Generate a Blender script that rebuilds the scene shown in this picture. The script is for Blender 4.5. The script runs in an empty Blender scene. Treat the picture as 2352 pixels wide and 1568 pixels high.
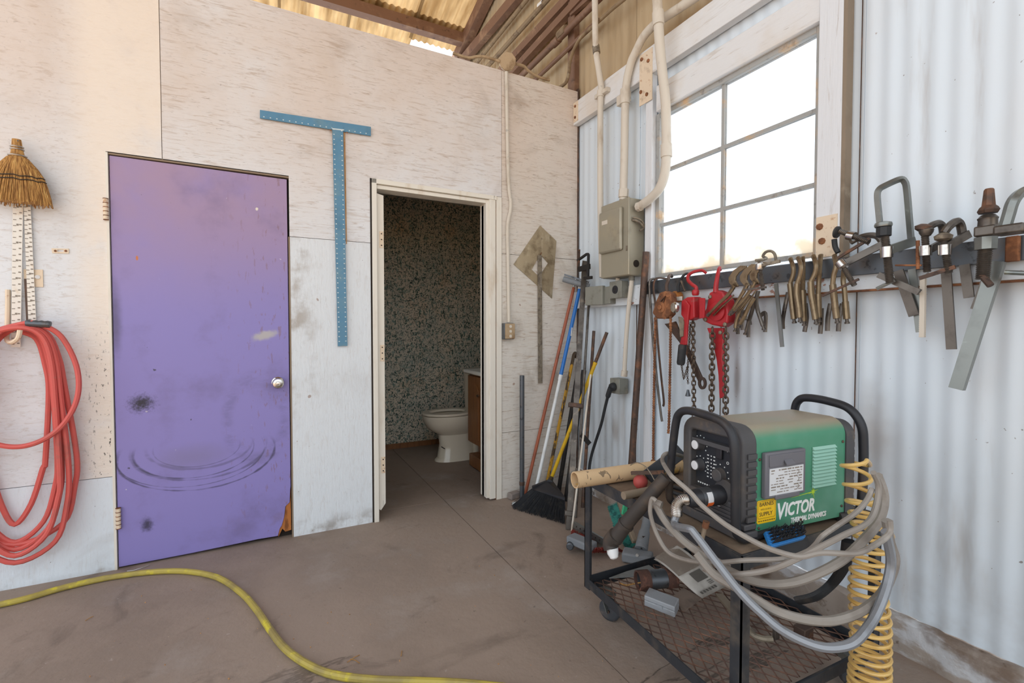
import bpy, bmesh, math, random
from mathutils import Vector, Matrix
random.seed(7)
S = bpy.context.scene
COL = S.collection
# ---------------------------------------------------------------- camera
F = 1078.0; YAW = math.radians(27.29); PIT = math.radians(1.583)
CAM = Vector((-2.051, -2.9025, 1.18))
cd = bpy.data.cameras.new('camera'); cam = bpy.data.objects.new('camera', cd); COL.objects.link(cam)
cd.sensor_width = 36.0; cd.lens = F * 36.0 / 2352.0; cd.clip_start = 0.02; cd.clip_end = 200
cam.location = CAM; cam.rotation_euler = (math.pi / 2 - PIT, 0, -YAW)
S.camera = cam
# ---------------------------------------------------------------- sky, sun, exposure
w = bpy.data.worlds.new('sky'); S.world = w; w.use_nodes = True
bg = w.node_tree.nodes['Background']; bg.inputs[0].default_value = (0.86, 0.93, 1.0, 1); bg.inputs[1].default_value = 2.1
sl = bpy.data.lights.new('sun', 'SUN'); sl.energy = 15.0; sl.angle = math.radians(2.0); sl.color = (1.0, 0.88, 0.72)
so = bpy.data.objects.new('sun', sl); COL.objects.link(so); so.rotation_euler = (math.radians(-24), math.radians(-20), 0)
S.view_settings.view_transform = 'Standard'; S.view_settings.look = 'None'
S.view_settings.gamma = 1.0; S.view_settings.use_curve_mapping = False
S.view_settings.exposure = -0.18

# ---------------------------------------------------------------- pixel -> place
FW = Vector((math.sin(YAW) * math.cos(PIT), math.cos(YAW) * math.cos(PIT), -math.sin(PIT)))
RT = Vector((math.cos(YAW), -math.sin(YAW), 0)); UP = RT.cross(FW)
def ray(x, y): return FW + RT * ((x - 1176) / F) - UP * ((y - 784) / F)
def G(x, y, z=0.0):                       # on a level plane
    d = ray(x, y); return CAM + d * ((z - CAM.z) / d.z)
def BW(x, y, Y=0.0):                      # on a plane parallel to the back wall
    d = ray(x, y); return CAM + d * ((Y - CAM.y) / d.y)
def RW(x, y, X=0.0):                      # on a plane parallel to the right wall
    d = ray(x, y); return CAM + d * ((X - CAM.x) / d.x)
def zm(ox, oy, s):                        # coordinates read in an enlarged crop
    return lambda x, y: (ox + s * x, oy + s * y)

# ---------------------------------------------------------------- mesh helpers
ORG = {}
def catmull(P, n=6, closed=False):
    P = [Vector(p) for p in P]; out = []; m = len(P)
    if m < 3: return P
    rng = range(m) if closed else range(m - 1)
    for i in rng:
        if closed: a, b, c, d = P[i - 1], P[i], P[(i + 1) % m], P[(i + 2) % m]
        else: a, b, c, d = P[max(i - 1, 0)], P[i], P[i + 1], P[min(i + 2, m - 1)]
        for k in range(n):
            t = k / n
            out.append(0.5 * ((2 * b) + (c - a) * t + (2 * a - 5 * b + 4 * c - d) * t * t + (3 * b - a - 3 * c + d) * t ** 3))
    if not closed: out.append(P[-1])
    return out
class MB:
    def __init__(s): s.v = []; s.f = []
    def add(s, vs, fs):
        o = len(s.v); s.v += [Vector(v) for v in vs]; s.f += [tuple(i + o for i in f) for f in fs]; return s
    def box(s, c, sz, rot=None):
        c = Vector(c); hx, hy, hz = sz[0] / 2, sz[1] / 2, sz[2] / 2
        vs = [Vector((x * hx, y * hy, z * hz)) for z in (-1, 1) for y in (-1, 1) for x in (-1, 1)]
        if rot is not None: vs = [rot @ v for v in vs]
        return s.add([c + v for v in vs], [(0, 2, 3, 1), (4, 5, 7, 6), (0, 1, 5, 4), (2, 6, 7, 3), (0, 4, 6, 2), (1, 3, 7, 5)])
    def bx(s, x0, x1, y0, y1, z0, z1):
        return s.box(((x0 + x1) / 2, (y0 + y1) / 2, (z0 + z1) / 2), (abs(x1 - x0), abs(y1 - y0), abs(z1 - z0)))
    def bar(s, p0, p1, w, h, up=(0, 0, 1)):
        p0 = Vector(p0); p1 = Vector(p1); d = (p1 - p0).normalized(); up = Vector(up)
        if abs(d.dot(up.normalized())) > 0.98: up = Vector((0, 1, 0))
        r = d.cross(up).normalized(); u = r.cross(d)
        vs = []
        for p in (p0, p1):
            for a, b in ((-1, -1), (1, -1), (1, 1), (-1, 1)): vs.append(p + r * (a * w / 2) + u * (b * h / 2))
        return s.add(vs, [(3, 2, 1, 0), (4, 5, 6, 7), (0, 1, 5, 4), (1, 2, 6, 5), (2, 3, 7, 6), (3, 0, 4, 7)])
    def tube(s, P, r, n=8, closed=False, flat=1.0, nrm=None):
        P = [Vector(p) for p in P]; m = len(P)
        if not isinstance(r, (list, tuple)): r = [r] * m
        T = []
        for i in range(m):
            a = P[(i - 1) % m] if closed else P[max(i - 1, 0)]; b = P[(i + 1) % m] if closed else P[min(i + 1, m - 1)]
            t = (b - a); T.append(t.normalized() if t.length > 1e-9 else Vector((0, 0, 1)))
        N = Vector(nrm) if nrm is not None else T[0].orthogonal()
        vs = []
        for i in range(m):
            N = (N - T[i] * N.dot(T[i]));  N = N.normalized() if N.length > 1e-6 else T[i].orthogonal().normalized()
            B = T[i].cross(N)
            for k in range(n):
                a = 2 * math.pi * k / n; vs.append(P[i] + N * (math.cos(a) * r[i]) + B * (math.sin(a) * r[i] * flat))
        fs = []
        for i in range(m if closed else m - 1):
            j = (i + 1) % m
            for k in range(n): fs.append((i * n + k, i * n + (k + 1) % n, j * n + (k + 1) % n, j * n + k))
        if not closed: fs += [tuple(reversed(range(n))), tuple(range((m - 1) * n, m * n))]
        return s.add(vs, fs)
    def cyl(s, p0, p1, r0, r1=None, n=16):
        return s.tube([p0, p1], [r0, r0 if r1 is None else r1], n)
    def pipe(s, p0, p1, ro, ri, n=20):
        p0 = Vector(p0); p1 = Vector(p1); t = (p1 - p0).normalized(); N = t.orthogonal().normalized(); B = t.cross(N); vs = []
        for p, r in ((p0, ro), (p1, ro), (p1, ri), (p0, ri)):
            for k in range(n):
                a = 2 * math.pi * k / n; vs.append(p + N * (math.cos(a) * r) + B * (math.sin(a) * r))
        fs = [(i * n + k, i * n + (k + 1) % n, ((i + 1) % 4) * n + (k + 1) % n, ((i + 1) % 4) * n + k) for i in range(4) for k in range(n)]
        return s.add(vs, fs)
    def lathe(s, prof, o, ax=(0, 0, 1), n=20, sx=1.0, sy=1.0, ref=None):
        o = Vector(o); ax = Vector(ax).normalized(); N = Vector(ref) if ref is not None else ax.orthogonal().normalized(); B = ax.cross(N); vs = []
        for r, h in prof:
            for k in range(n):
                a = 2 * math.pi * k / n; vs.append(o + ax * h + N * (math.cos(a) * r * sx) + B * (math.sin(a) * r * sy))
        m = len(prof); fs = [(i * n + k, i * n + (k + 1) % n, (i + 1) * n + (k + 1) % n, (i + 1) * n + k) for i in range(m - 1) for k in range(n)]
        fs += [tuple(reversed(range(n))), tuple(range((m - 1) * n, m * n))]
        return s.add(vs, fs)
    def prism(s, O, off):
        O = [Vector(p) for p in O]; off = Vector(off); n = len(O)
        return s.add(O + [p + off for p in O], [tuple(reversed(range(n))), tuple(range(n, 2 * n))] + [(i, (i + 1) % n, n + (i + 1) % n, n + i) for i in range(n)])
    def ring(s, O, I, off):               # prism with a hole, both outlines with the same number of points
        O = [Vector(p) for p in O]; I = [Vector(p) for p in I]; off = Vector(off); n = len(O)
        vs = O + I + [p + off for p in O] + [p + off for p in I]; fs = []
        for i in range(n):
            j = (i + 1) % n
            fs += [(i, n + i, n + j, j), (2 * n + i, 2 * n + j, 3 * n + j, 3 * n + i), (i, j, 2 * n + j, 2 * n + i), (n + i, 3 * n + i, 3 * n + j, n + j)]
        return s.add(vs, fs)
    def grid(s, fn, nu, nv):
        vs = [fn(i / nu, j / nv) for j in range(nv + 1) for i in range(nu + 1)]
        return s.add(vs, [(j * (nu + 1) + i, j * (nu + 1) + i + 1, (j + 1) * (nu + 1) + i + 1, (j + 1) * (nu + 1) + i) for j in range(nv) for i in range(nu)])
    def ball(s, c, r, n=12, sc=(1, 1, 1)):
        c = Vector(c); prof = [(max(r * math.sin(math.pi * i / n), 1e-4), -r * math.cos(math.pi * i / n)) for i in range(n + 1)]
        o = len(s.v); s.lathe(prof, (0, 0, 0), n=n * 2)
        for i in range(o, len(s.v)): v = s.v[i]; s.v[i] = c + Vector((v.x * sc[0], v.y * sc[1], v.z * sc[2]))
        return s
    def build(s, name, mt, parent=None, origin=None, local=False, bevel=0, smooth=35, solid=0, kind=None):
        me = bpy.data.meshes.new(name)
        if parent is not None: o = Vector((0, 0, 0)) if local else ORG[parent.name]
        else:
            if origin is None:
                xs = [v.x for v in s.v]; ys = [v.y for v in s.v]; origin = ((min(xs) + max(xs)) / 2, (min(ys) + max(ys)) / 2, min(v.z for v in s.v))
            o = Vector(origin)
        me.from_pydata([v - o for v in s.v], [], s.f); me.update()
        bm = bmesh.new(); bm.from_mesh(me); bmesh.ops.recalc_face_normals(bm, faces=bm.faces); bm.to_mesh(me); bm.free()
        if smooth:
            me.polygons.foreach_set('use_smooth', [True] * len(me.polygons)); me.set_sharp_from_angle(angle=math.radians(smooth))
        me.materials.append(MAT[mt] if isinstance(mt, str) else mt)
        ob = bpy.data.objects.new(name, me); COL.objects.link(ob)
        if parent is not None: ob.parent = parent; ORG[ob.name] = o
        else: ob.location = o; ORG[ob.name] = o
        if bevel:
            m = ob.modifiers.new('bevel', 'BEVEL'); m.width = bevel; m.segments = 2; m.limit_method = 'ANGLE'; m.angle_limit = math.radians(40)
        if solid:
            m = ob.modifiers.new('solid', 'SOLIDIFY'); m.thickness = solid
        if kind: ob['kind'] = kind
        return ob
def tag(o, label, cat, group=None):
    o['label'] = label; o['category'] = cat
    if group: o['group'] = group
    return o
def thing(name, label, cat, loc, rz=0.0, group=None):
    o = bpy.data.objects.new(name, None); o.empty_display_size = 0.05; COL.objects.link(o)
    o.location = loc; o.rotation_euler = (0, 0, rz); ORG[o.name] = Vector(loc)
    return tag(o, label, cat, group)
def struct(o, label=None):
    o['kind'] = 'structure'
    if label: o['label'] = label
    return o
def sroot(name, loc=(0, 0, 0), label=None):
    o = bpy.data.objects.new(name, None); COL.objects.link(o); o.location = loc; ORG[o.name] = Vector(loc); return struct(o, label)
def share(name, src, parent, loc, rot=(0, 0, 0), scale=(1, 1, 1)):   # another piece that shares a mesh
    o = bpy.data.objects.new(name, src.data); COL.objects.link(o); o.parent = parent
    o.location = Vector(loc) - ORG[parent.name]; o.rotation_euler = rot; o.scale = scale
    return o
def textmesh(body, size, name, mt, parent, mtx, shear=0.0, extrude=0.0006, spacing=1.0, align='LEFT', bold=0.0, sx=1.0):
    cu = bpy.data.curves.new('lettering', 'FONT'); cu.body = body; cu.size = size; cu.extrude = extrude; cu.shear = shear
    cu.space_character = spacing; cu.align_x = align; cu.offset = bold; cu.resolution_u = 3
    t = bpy.data.objects.new('lettering', cu); me = bpy.data.meshes.new_from_object(t)
    bpy.data.objects.remove(t); bpy.data.curves.remove(cu)
    for v in me.vertices: v.co.x *= sx
    me.transform(mtx); me.materials.clear(); me.materials.append(MAT[mt]); me.name = name
    o = bpy.data.objects.new(name, me); COL.objects.link(o); o.parent = parent; ORG[o.name] = ORG[parent.name]
    return o

# ---------------------------------------------------------------- materials
MAT = {}
def hx(h):
    h = h.lstrip('#'); c = [int(h[i:i + 2], 16) / 255 for i in (0, 2, 4)]
    return tuple(x / 12.92 if x <= 0.04045 else ((x + 0.055) / 1.055) ** 2.4 for x in c) + (1,)
def mk(name, base, layers=(), rough=0.6, metal=0.0, bump=None, spec=0.5, coat=0, alpha=None, trans=0):
    m = bpy.data.materials.new(name); m.use_nodes = True; nt = m.node_tree; N = nt.nodes; L = nt.links
    b = N['Principled BSDF']; b.inputs['Roughness'].default_value = rough; b.inputs['Metallic'].default_value = metal
    b.inputs['Specular IOR Level'].default_value = spec
    if coat: b.inputs['Coat Weight'].default_value = coat
    if trans: b.inputs['Transmission Weight'].default_value = trans
    tc = N.new('ShaderNodeTexCoord')
    def math_(op, a, bb=None, clamp=False):
        n = N.new('ShaderNodeMath'); n.operation = op; n.use_clamp = clamp
        for i, q in enumerate((a, bb)):
            if q is None: continue
            if isinstance(q, (int, float)): n.inputs[i].default_value = q
            else: L.new(q, n.inputs[i])
        return n.outputs[0]
    def ramp(x, lo, hi):
        n = N.new('ShaderNodeMapRange'); n.interpolation_type = 'SMOOTHSTEP'
        n.inputs['From Min'].default_value = lo; n.inputs['From Max'].default_value = hi; L.new(x, n.inputs['Value']); return n.outputs[0]
    def noise(s, st=(1, 1, 1), det=4, dis=0.0, kind='noise', rot=(0, 0, 0), off=(0, 0, 0)):
        mp = N.new('ShaderNodeMapping'); mp.inputs['Scale'].default_value = st; mp.inputs['Rotation'].default_value = rot; mp.inputs['Location'].default_value = off
        L.new(tc.outputs['Object'], mp.inputs['Vector'])
        if kind == 'voronoi':
            n = N.new('ShaderNodeTexVoronoi'); n.inputs['Scale'].default_value = s
            nz = N.new('ShaderNodeTexNoise'); nz.inputs['Scale'].default_value = s * 0.7
            mx = N.new('ShaderNodeMixRGB'); mx.inputs[0].default_value = dis; L.new(mp.outputs[0], nz.inputs['Vector']); L.new(mp.outputs[0], mx.inputs[1]); L.new(nz.outputs['Color'], mx.inputs[2])
            L.new(mx.outputs[0], n.inputs['Vector']); return n.outputs['Distance']
        if kind == 'crack':
            n = N.new('ShaderNodeTexVoronoi'); n.feature = 'DISTANCE_TO_EDGE'; n.inputs['Scale'].default_value = s
            nz = N.new('ShaderNodeTexNoise'); nz.inputs['Scale'].default_value = s * 2.5; nz.inputs['Detail'].default_value = 6
            mx = N.new('ShaderNodeMixRGB'); mx.inputs[0].default_value = dis; L.new(mp.outputs[0], nz.inputs['Vector']); L.new(mp.outputs[0], mx.inputs[1]); L.new(nz.outputs['Color'], mx.inputs[2])
            L.new(mx.outputs[0], n.inputs['Vector']); return n.outputs['Distance']
        n = N.new('ShaderNodeTexNoise'); n.inputs['Scale'].default_value = s; n.inputs['Detail'].default_value = det; n.inputs['Distortion'].default_value = dis
        n.inputs['Roughness'].default_value = 0.6
        L.new(mp.outputs[0], n.inputs['Vector'])
        if kind == 'vein': return math_('ABSOLUTE', math_('SUBTRACT', n.outputs['Fac'], 0.5))
        return n.outputs['Fac']
    sep = N.new('ShaderNodeSeparateXYZ'); L.new(tc.outputs['Object'], sep.inputs[0])
    cur = None
    rgb = N.new('ShaderNodeRGB'); rgb.outputs[0].default_value = hx(base) if isinstance(base, str) else base; cur = rgb.outputs[0]
    for ly in layers:
        kind = ly.get('kind', 'noise')
        fac = None
        if 's' in ly:
            fac = ramp(noise(ly['s'], ly.get('st', (1, 1, 1)), ly.get('det', 4), ly.get('dis', 0.0), kind, ly.get('rot', (0, 0, 0)), ly.get('off', (0, 0, 0))), ly['lo'], ly['hi'])
        if 'axis' in ly:
            i, a, e = ly['axis'][:3]; g = ramp(sep.outputs[i], a, e)
            fac = g if fac is None else math_('MULTIPLY', fac, g)
        if 'axis2' in ly:
            i, a, e = ly['axis2'][:3]; fac = math_('MULTIPLY', fac, ramp(sep.outputs[i], a, e))
        if 'blob' in ly:                      # (centre, radii, soft): an elliptical mark
            c0, rr, soft = ly['blob']
            mp = N.new('ShaderNodeMapping'); mp.vector_type = 'TEXTURE'; mp.inputs['Location'].default_value = c0; mp.inputs['Scale'].default_value = rr
            mp.inputs['Rotation'].default_value = ly.get('brot', (0, 0, 0))
            L.new(tc.outputs['Object'], mp.inputs['Vector'])
            ln = N.new('ShaderNodeVectorMath'); ln.operation = 'LENGTH'; L.new(mp.outputs[0], ln.inputs[0]); d = ln.outputs['Value']
            if 'ring' in ly: d = math_('DIVIDE', math_('ABSOLUTE', math_('SUBTRACT', d, 1.0)), ly['ring'])
            if 'bn' in ly: d = math_('ADD', d, math_('MULTIPLY', math_('SUBTRACT', noise(ly['bn'][0], det=3), 0.5), ly['bn'][1]))
            g = ramp(d, 1.0, 1.0 - soft); fac = g if fac is None else math_('MULTIPLY', fac, g)
        fac = math_('MULTIPLY', fac, ly.get('amt', 1.0), True)
        mx = N.new('ShaderNodeMixRGB'); mx.blend_type = ly.get('mode', 'MIX'); L.new(fac, mx.inputs[0]); L.new(cur, mx.inputs[1])
        mx.inputs[2].default_value = hx(ly['c']) if isinstance(ly['c'], str) else ly['c']; cur = mx.outputs[0]
    L.new(cur, b.inputs['Base Color'])
    if bump:
        bn = N.new('ShaderNodeBump'); bn.inputs['Strength'].default_value = bump[1]; bn.inputs['Distance'].default_value = 0.01
        L.new(noise(bump[0], bump[2] if len(bump) > 2 else (1, 1, 1), 5), bn.inputs['Height']); L.new(bn.outputs[0], b.inputs['Normal'])
    MAT[name] = m; return m
D = lambda **k: k
# plywood: whitewashed, grain along x (sheets laid lengthwise) or along z
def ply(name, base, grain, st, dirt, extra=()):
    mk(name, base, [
        D(c='#d9c8bb', s=.9, lo=.25, hi=.65, det=6, axis=(2, 1.35, 2.5), amt=.85),  # warms with height: dust plus warm roof light over cool daylight, painted in
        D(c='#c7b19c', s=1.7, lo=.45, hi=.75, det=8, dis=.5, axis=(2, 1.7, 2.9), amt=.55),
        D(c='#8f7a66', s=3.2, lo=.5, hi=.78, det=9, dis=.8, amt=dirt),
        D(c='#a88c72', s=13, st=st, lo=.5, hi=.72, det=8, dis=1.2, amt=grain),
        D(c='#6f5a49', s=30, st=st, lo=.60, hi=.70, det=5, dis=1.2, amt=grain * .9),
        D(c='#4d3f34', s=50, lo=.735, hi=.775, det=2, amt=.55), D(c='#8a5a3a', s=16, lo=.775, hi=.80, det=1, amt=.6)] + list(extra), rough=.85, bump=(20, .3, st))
GX = (.6, 1, 5.0)
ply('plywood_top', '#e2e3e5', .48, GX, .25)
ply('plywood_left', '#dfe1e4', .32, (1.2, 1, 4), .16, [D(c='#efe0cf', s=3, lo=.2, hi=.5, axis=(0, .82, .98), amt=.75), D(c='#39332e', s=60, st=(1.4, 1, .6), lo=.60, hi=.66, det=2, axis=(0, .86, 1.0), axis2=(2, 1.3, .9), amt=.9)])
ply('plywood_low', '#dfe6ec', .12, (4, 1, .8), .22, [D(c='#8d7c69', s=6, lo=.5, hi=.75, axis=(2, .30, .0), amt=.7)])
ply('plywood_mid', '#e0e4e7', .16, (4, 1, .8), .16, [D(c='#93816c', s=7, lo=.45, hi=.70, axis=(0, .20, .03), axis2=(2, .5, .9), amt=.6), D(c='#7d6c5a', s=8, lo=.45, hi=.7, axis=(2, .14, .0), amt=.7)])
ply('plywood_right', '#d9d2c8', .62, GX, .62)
mk('wall_core', '#8d7a66', rough=.9)
mk('concrete_floor', '#9a887a', [
    D(c='#7b6b5e', s=1.3, lo=.4, hi=.68, det=9, amt=.75), D(c='#ada096', s=2.6, lo=.5, hi=.72, det=9, amt=.6),
    D(c='#5f5248', s=3.4, lo=.58, hi=.74, det=9, dis=.8, amt=.6), D(c='#c2b6ac', s=45, lo=.68, hi=.76, det=3, amt=.45), D(c='#4d433c', s=38, lo=.66, hi=.76, det=3, amt=.5),
    D(c='#3d332c', kind='vein', s=1.1, st=(.45, 1.5, 1), lo=.010, hi=.0, det=10, dis=.3, axis=(1, -.9, -1.35), amt=.75), D(c='#5a4c42', s=3, st=(.5, 1.6, 1), lo=.55, hi=.7, det=9, axis=(1, -.9, -1.4), amt=.5)], rough=.8, bump=(26, .3))
mk('joint_fill', '#85705b', [D(c='#54453a', s=14, lo=.48, hi=.62), D(c='#b39a78', s=22, lo=.6, hi=.7, amt=.6)], rough=.95, bump=(40, .6))
mk('bounce_ground', '#b8a68c', [D(c='#9c8a70', s=.4, lo=.4, hi=.7)], rough=.95)
mk('white_sheet', '#dbe5ed', [
    D(c='#d3d0cd', s=1.3, st=(1, 1, .35), lo=.45, hi=.75, det=6, amt=.5), D(c='#9a8672', s=3.0, st=(1, 2.2, .25), lo=.6, hi=.78, det=6, amt=.45),
    D(c='#6f5f52', s=48, st=(1, 1, .8), lo=.735, hi=.77, det=2, amt=.75), D(c='#8a5a36', s=30, lo=.76, hi=.8, det=2, amt=.6),
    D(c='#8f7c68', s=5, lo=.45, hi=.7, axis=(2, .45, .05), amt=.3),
    D(c='#8d7b6a', blob=(tuple(RW(2000, 1010)), (1, .10, .30), .95), bn=(5, .9), amt=.5), D(c='#8a7460', blob=(tuple(RW(1400, 990)), (1, .16, .16), .9), s=5, st=(1, 3, .6), lo=.4, hi=.65, amt=.55), D(c='#8a7460', blob=(tuple(RW(1690, 870)), (1, .03, .16), .8), bn=(9, .6), amt=.5), D(c='#93826f', blob=(tuple(RW(2200, 1250)), (1, .25, .35), .95), s=4, st=(1, 2, .4), lo=.45, hi=.7, amt=.4)], rough=.45, bump=(6, .06))
mk('bare_sheet', '#bfa886', [D(c='#9c8464', s=3, st=(1, 2, .3), lo=.4, hi=.7, amt=.7), D(c='#b9ab95', s=1.2, lo=.5, hi=.75, amt=.6), D(c='#5d4a38', s=30, lo=.68, hi=.75, amt=.4)], rough=.6, metal=.25)
mk('white_wood', '#e2e2e2', [D(c='#b9ab9c', s=7, st=(1, .5, 6), lo=.55, hi=.75, det=6, dis=1, amt=.6), D(c='#6d6259', s=12, st=(1, .4, 7), lo=.68, hi=.74, det=4, dis=1.5, amt=.6), D(c='#d6c6b2', s=2, lo=.45, hi=.7, amt=.6)], rough=.7, bump=(12, .25, (1, .4, 6)))
mk('white_wood_up', '#e0e2e5', [D(c='#b5aaa0', s=7, st=(1, 5, .5), lo=.55, hi=.75, det=6, dis=1, amt=.5), D(c='#8b7f74', s=12, st=(1, 7, .4), lo=.68, hi=.74, det=4, dis=1.5, amt=.5)], rough=.7, bump=(12, .2, (1, 6, .4)))
mk('cream_trim', '#e6dfd2', [D(c='#c2a98a', s=6, st=(2, 2, .6), lo=.5, hi=.75, det=6, amt=.5), D(c='#55463a', s=9, st=(3, 3, .5), lo=.68, hi=.74, det=5, amt=.6)], rough=.6)
mk('dark_gap', '#2a211b', rough=.9)
mk('rust', '#7b5138', [D(c='#a8714c', s=18, lo=.45, hi=.65, det=6), D(c='#3f2d25', s=30, lo=.6, hi=.7, det=4, amt=.8)], rough=.85, metal=.2, bump=(60, .35))
mk('rust_cream', '#e4d0b6', [D(c='#b57d50', s=40, lo=.58, hi=.68, det=4, amt=.6), D(c='#93765e', s=12, lo=.58, hi=.75, amt=.5)], rough=.7)
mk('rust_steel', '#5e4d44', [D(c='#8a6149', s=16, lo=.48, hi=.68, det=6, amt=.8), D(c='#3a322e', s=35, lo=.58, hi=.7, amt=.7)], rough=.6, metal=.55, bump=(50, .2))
mk('dark_steel', '#62666b', [D(c='#6b625b', s=12, lo=.48, hi=.72, amt=.7), D(c='#2e2c2b', s=28, lo=.58, hi=.7, amt=.6)], rough=.45, metal=.7)
mk('old_sheet', '#8f7f6c', [D(c='#6d5d4b', s=5, lo=.45, hi=.7, amt=.7), D(c='#b2a48f', s=9, lo=.55, hi=.75, amt=.6)], rough=.6, metal=.2)
mk('window_paint', '#a8a7a3', [D(c='#d8a768', s=9, lo=.5, hi=.7, det=5, amt=.6), D(c='#6f6c69', s=25, lo=.58, hi=.7, amt=.5)], rough=.7)
mk('brown_steel', '#7b5b48', [D(c='#a5856a', s=6, lo=.5, hi=.72, amt=.7), D(c='#3c2b24', s=14, lo=.6, hi=.72, amt=.6)], rough=.65, metal=.15)
mk('curb_concrete', '#a89c91', [D(c='#d7dade', s=7, st=(1, .6, 1.4), lo=.5, hi=.62, det=8, amt=.8), D(c='#6b5544', s=5, lo=.48, hi=.68, det=8, amt=.8), D(c='#58422f', s=14, lo=.62, hi=.7, amt=.7)], rough=.9, bump=(18, .6))
mk('dirt', '#6f5642', [D(c='#4d3a2c', s=20, lo=.45, hi=.65)], rough=1, bump=(40, .6))
# translucent roof sheet
m = bpy.data.materials.new('roof_fibreglass'); m.use_nodes = True; nt = m.node_tree; N = nt.nodes; L = nt.links
for n in list(N):
    if n.type != 'OUTPUT_MATERIAL': N.remove(n)
tr = N.new('ShaderNodeBsdfTranslucent'); df = N.new('ShaderNodeBsdfDiffuse'); mx = N.new('ShaderNodeMixShader'); nz = N.new('ShaderNodeTexNoise'); tc = N.new('ShaderNodeTexCoord'); mp = N.new('ShaderNodeMapping'); cr = N.new('ShaderNodeValToRGB')
mp.inputs['Scale'].default_value = (2, .3, 1); L.new(tc.outputs['Object'], mp.inputs[0]); L.new(mp.outputs[0], nz.inputs['Vector']); nz.inputs['Scale'].default_value = 4; nz.inputs['Detail'].default_value = 6
cr.color_ramp.elements[0].position = .35; cr.color_ramp.elements[0].color = hx('#8f7450'); cr.color_ramp.elements[1].position = .65; cr.color_ramp.elements[1].color = hx('#cdb48c')
L.new(nz.outputs['Fac'], cr.inputs[0]); L.new(cr.outputs[0], tr.inputs[0]); L.new(cr.outputs[0], df.inputs[0]); mx.inputs[0].default_value = .22
L.new(tr.outputs[0], mx.inputs[2]); L.new(df.outputs[0], mx.inputs[1]); L.new(mx.outputs[0], N['Material Output'].inputs[0]); MAT['roof_fibreglass'] = m
# dirty window glass
m = bpy.data.materials.new('dirty_glass'); m.use_nodes = True; nt = m.node_tree; N = nt.nodes; L = nt.links
for n in list(N):
    if n.type != 'OUTPUT_MATERIAL': N.remove(n)
tp = N.new('ShaderNodeBsdfTransparent'); tr = N.new('ShaderNodeBsdfTranslucent'); mx = N.new('ShaderNodeMixShader'); tc = N.new('ShaderNodeTexCoord'); nz = N.new('ShaderNodeTexNoise'); cr = N.new('ShaderNodeValToRGB')
sp = N.new('ShaderNodeSeparateXYZ'); mr = N.new('ShaderNodeMapRange'); ad = N.new('ShaderNodeMath'); ad.operation = 'ADD'
L.new(tc.outputs['Object'], nz.inputs['Vector']); L.new(tc.outputs['Object'], sp.inputs[0]); nz.inputs['Scale'].default_value = 9; nz.inputs['Detail'].default_value = 8
mr.inputs['From Min'].default_value = .14; mr.inputs['From Max'].default_value = 0.0; mr.inputs['To Max'].default_value = .40; mr.clamp = True; L.new(sp.outputs[2], mr.inputs[0]); L.new(mr.outputs[0], ad.inputs[0]); L.new(nz.outputs['Fac'], ad.inputs[1])
cr.color_ramp.elements[0].position = .62; cr.color_ramp.elements[0].color = (.0, .0, .0, 1); cr.color_ramp.elements[1].position = .85; cr.color_ramp.elements[1].color = (.85, .85, .85, 1)
L.new(ad.outputs[0], cr.inputs[0]); L.new(cr.outputs[0], mx.inputs[0]); tr.inputs[0].default_value = hx('#e8dac6'); tp.inputs[0].default_value = (.95, .96, .97, 1)
L.new(tp.outputs[0], mx.inputs[1]); L.new(tr.outputs[0], mx.inputs[2]); L.new(mx.outputs[0], N['Material Output'].inputs[0]); MAT['dirty_glass'] = m

# ================================================================ STRUCTURE
# ---- floor: slabs with recessed joints
JX = -1.0; YW = .155
fl = struct(MB().bx(-8, .25, -9, 1.95, -.16, -.005).build('floor', 'joint_fill', origin=(0, 0, 0)), 'dusty brown-grey concrete slab floor with joints')
for x0, x1, y0, y1 in ((-8, JX - .0025, -9, YW - .0025), (JX + .0025, .25, -9, YW - .0025), (-8, JX - .0025, YW + .0025, 1.95), (JX + .0025, .25, YW + .0025, 1.95)):
    MB().bx(x0, x1, y0, y1, -.1, 0).build('slab', 'concrete_floor', fl)
struct(MB().bx(-30, 20, -45, -9.0, -.16, -.01).build('floor_bounce', 'bounce_ground', origin=(0, 0, 0)), 'unseen ground outside the open shed front, added to bounce sunlight in')  # out of view, added so sunlight bounces warm into the shed and bathroom
# ---- back wall of plywood sheets
DX0, DX1, DZ = -2.737, -1.947, 2.022       # purple door opening
OX0, OX1, OZ = -1.505, -.635, 2.078        # open doorway (outer edge of its casing)
WT = 2.928
wb = sroot('wall_back', (0, 0, 0), 'whitewashed plywood partition wall')
def panel(O, mt, t=.014, y=0.0): MB().prism([(x, y, z) for x, z in O], (0, t, 0)).build('plywood_panel', mt, parent=wb, smooth=0)
e = .0015
# each panel's object space starts at its own left edge (for the paint wear)
def panel_at(O, mt, t=.014):
    x0 = min(p[0] for p in O); ob = MB().prism([(x - x0, 0, z) for x, z in O], (0, t, 0)).build('plywood_panel', mt, parent=wb, smooth=0, local=True)
    ob.location = (x0, 0, 0); ORG[ob.name] = Vector((x0, 0, 0)); return ob
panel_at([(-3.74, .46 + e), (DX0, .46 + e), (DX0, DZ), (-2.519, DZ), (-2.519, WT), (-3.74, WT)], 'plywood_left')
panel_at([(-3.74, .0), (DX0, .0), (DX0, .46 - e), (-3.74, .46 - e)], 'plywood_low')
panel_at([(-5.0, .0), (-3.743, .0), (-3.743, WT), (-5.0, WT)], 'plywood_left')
panel_at([(-2.516, DZ), (DX1, DZ), (DX1, 1.692 + e), (OX0, 1.692 + e), (OX0, OZ), (OX1 - .0, OZ), (OX1, WT), (-2.516, WT)], 'plywood_top')
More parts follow.
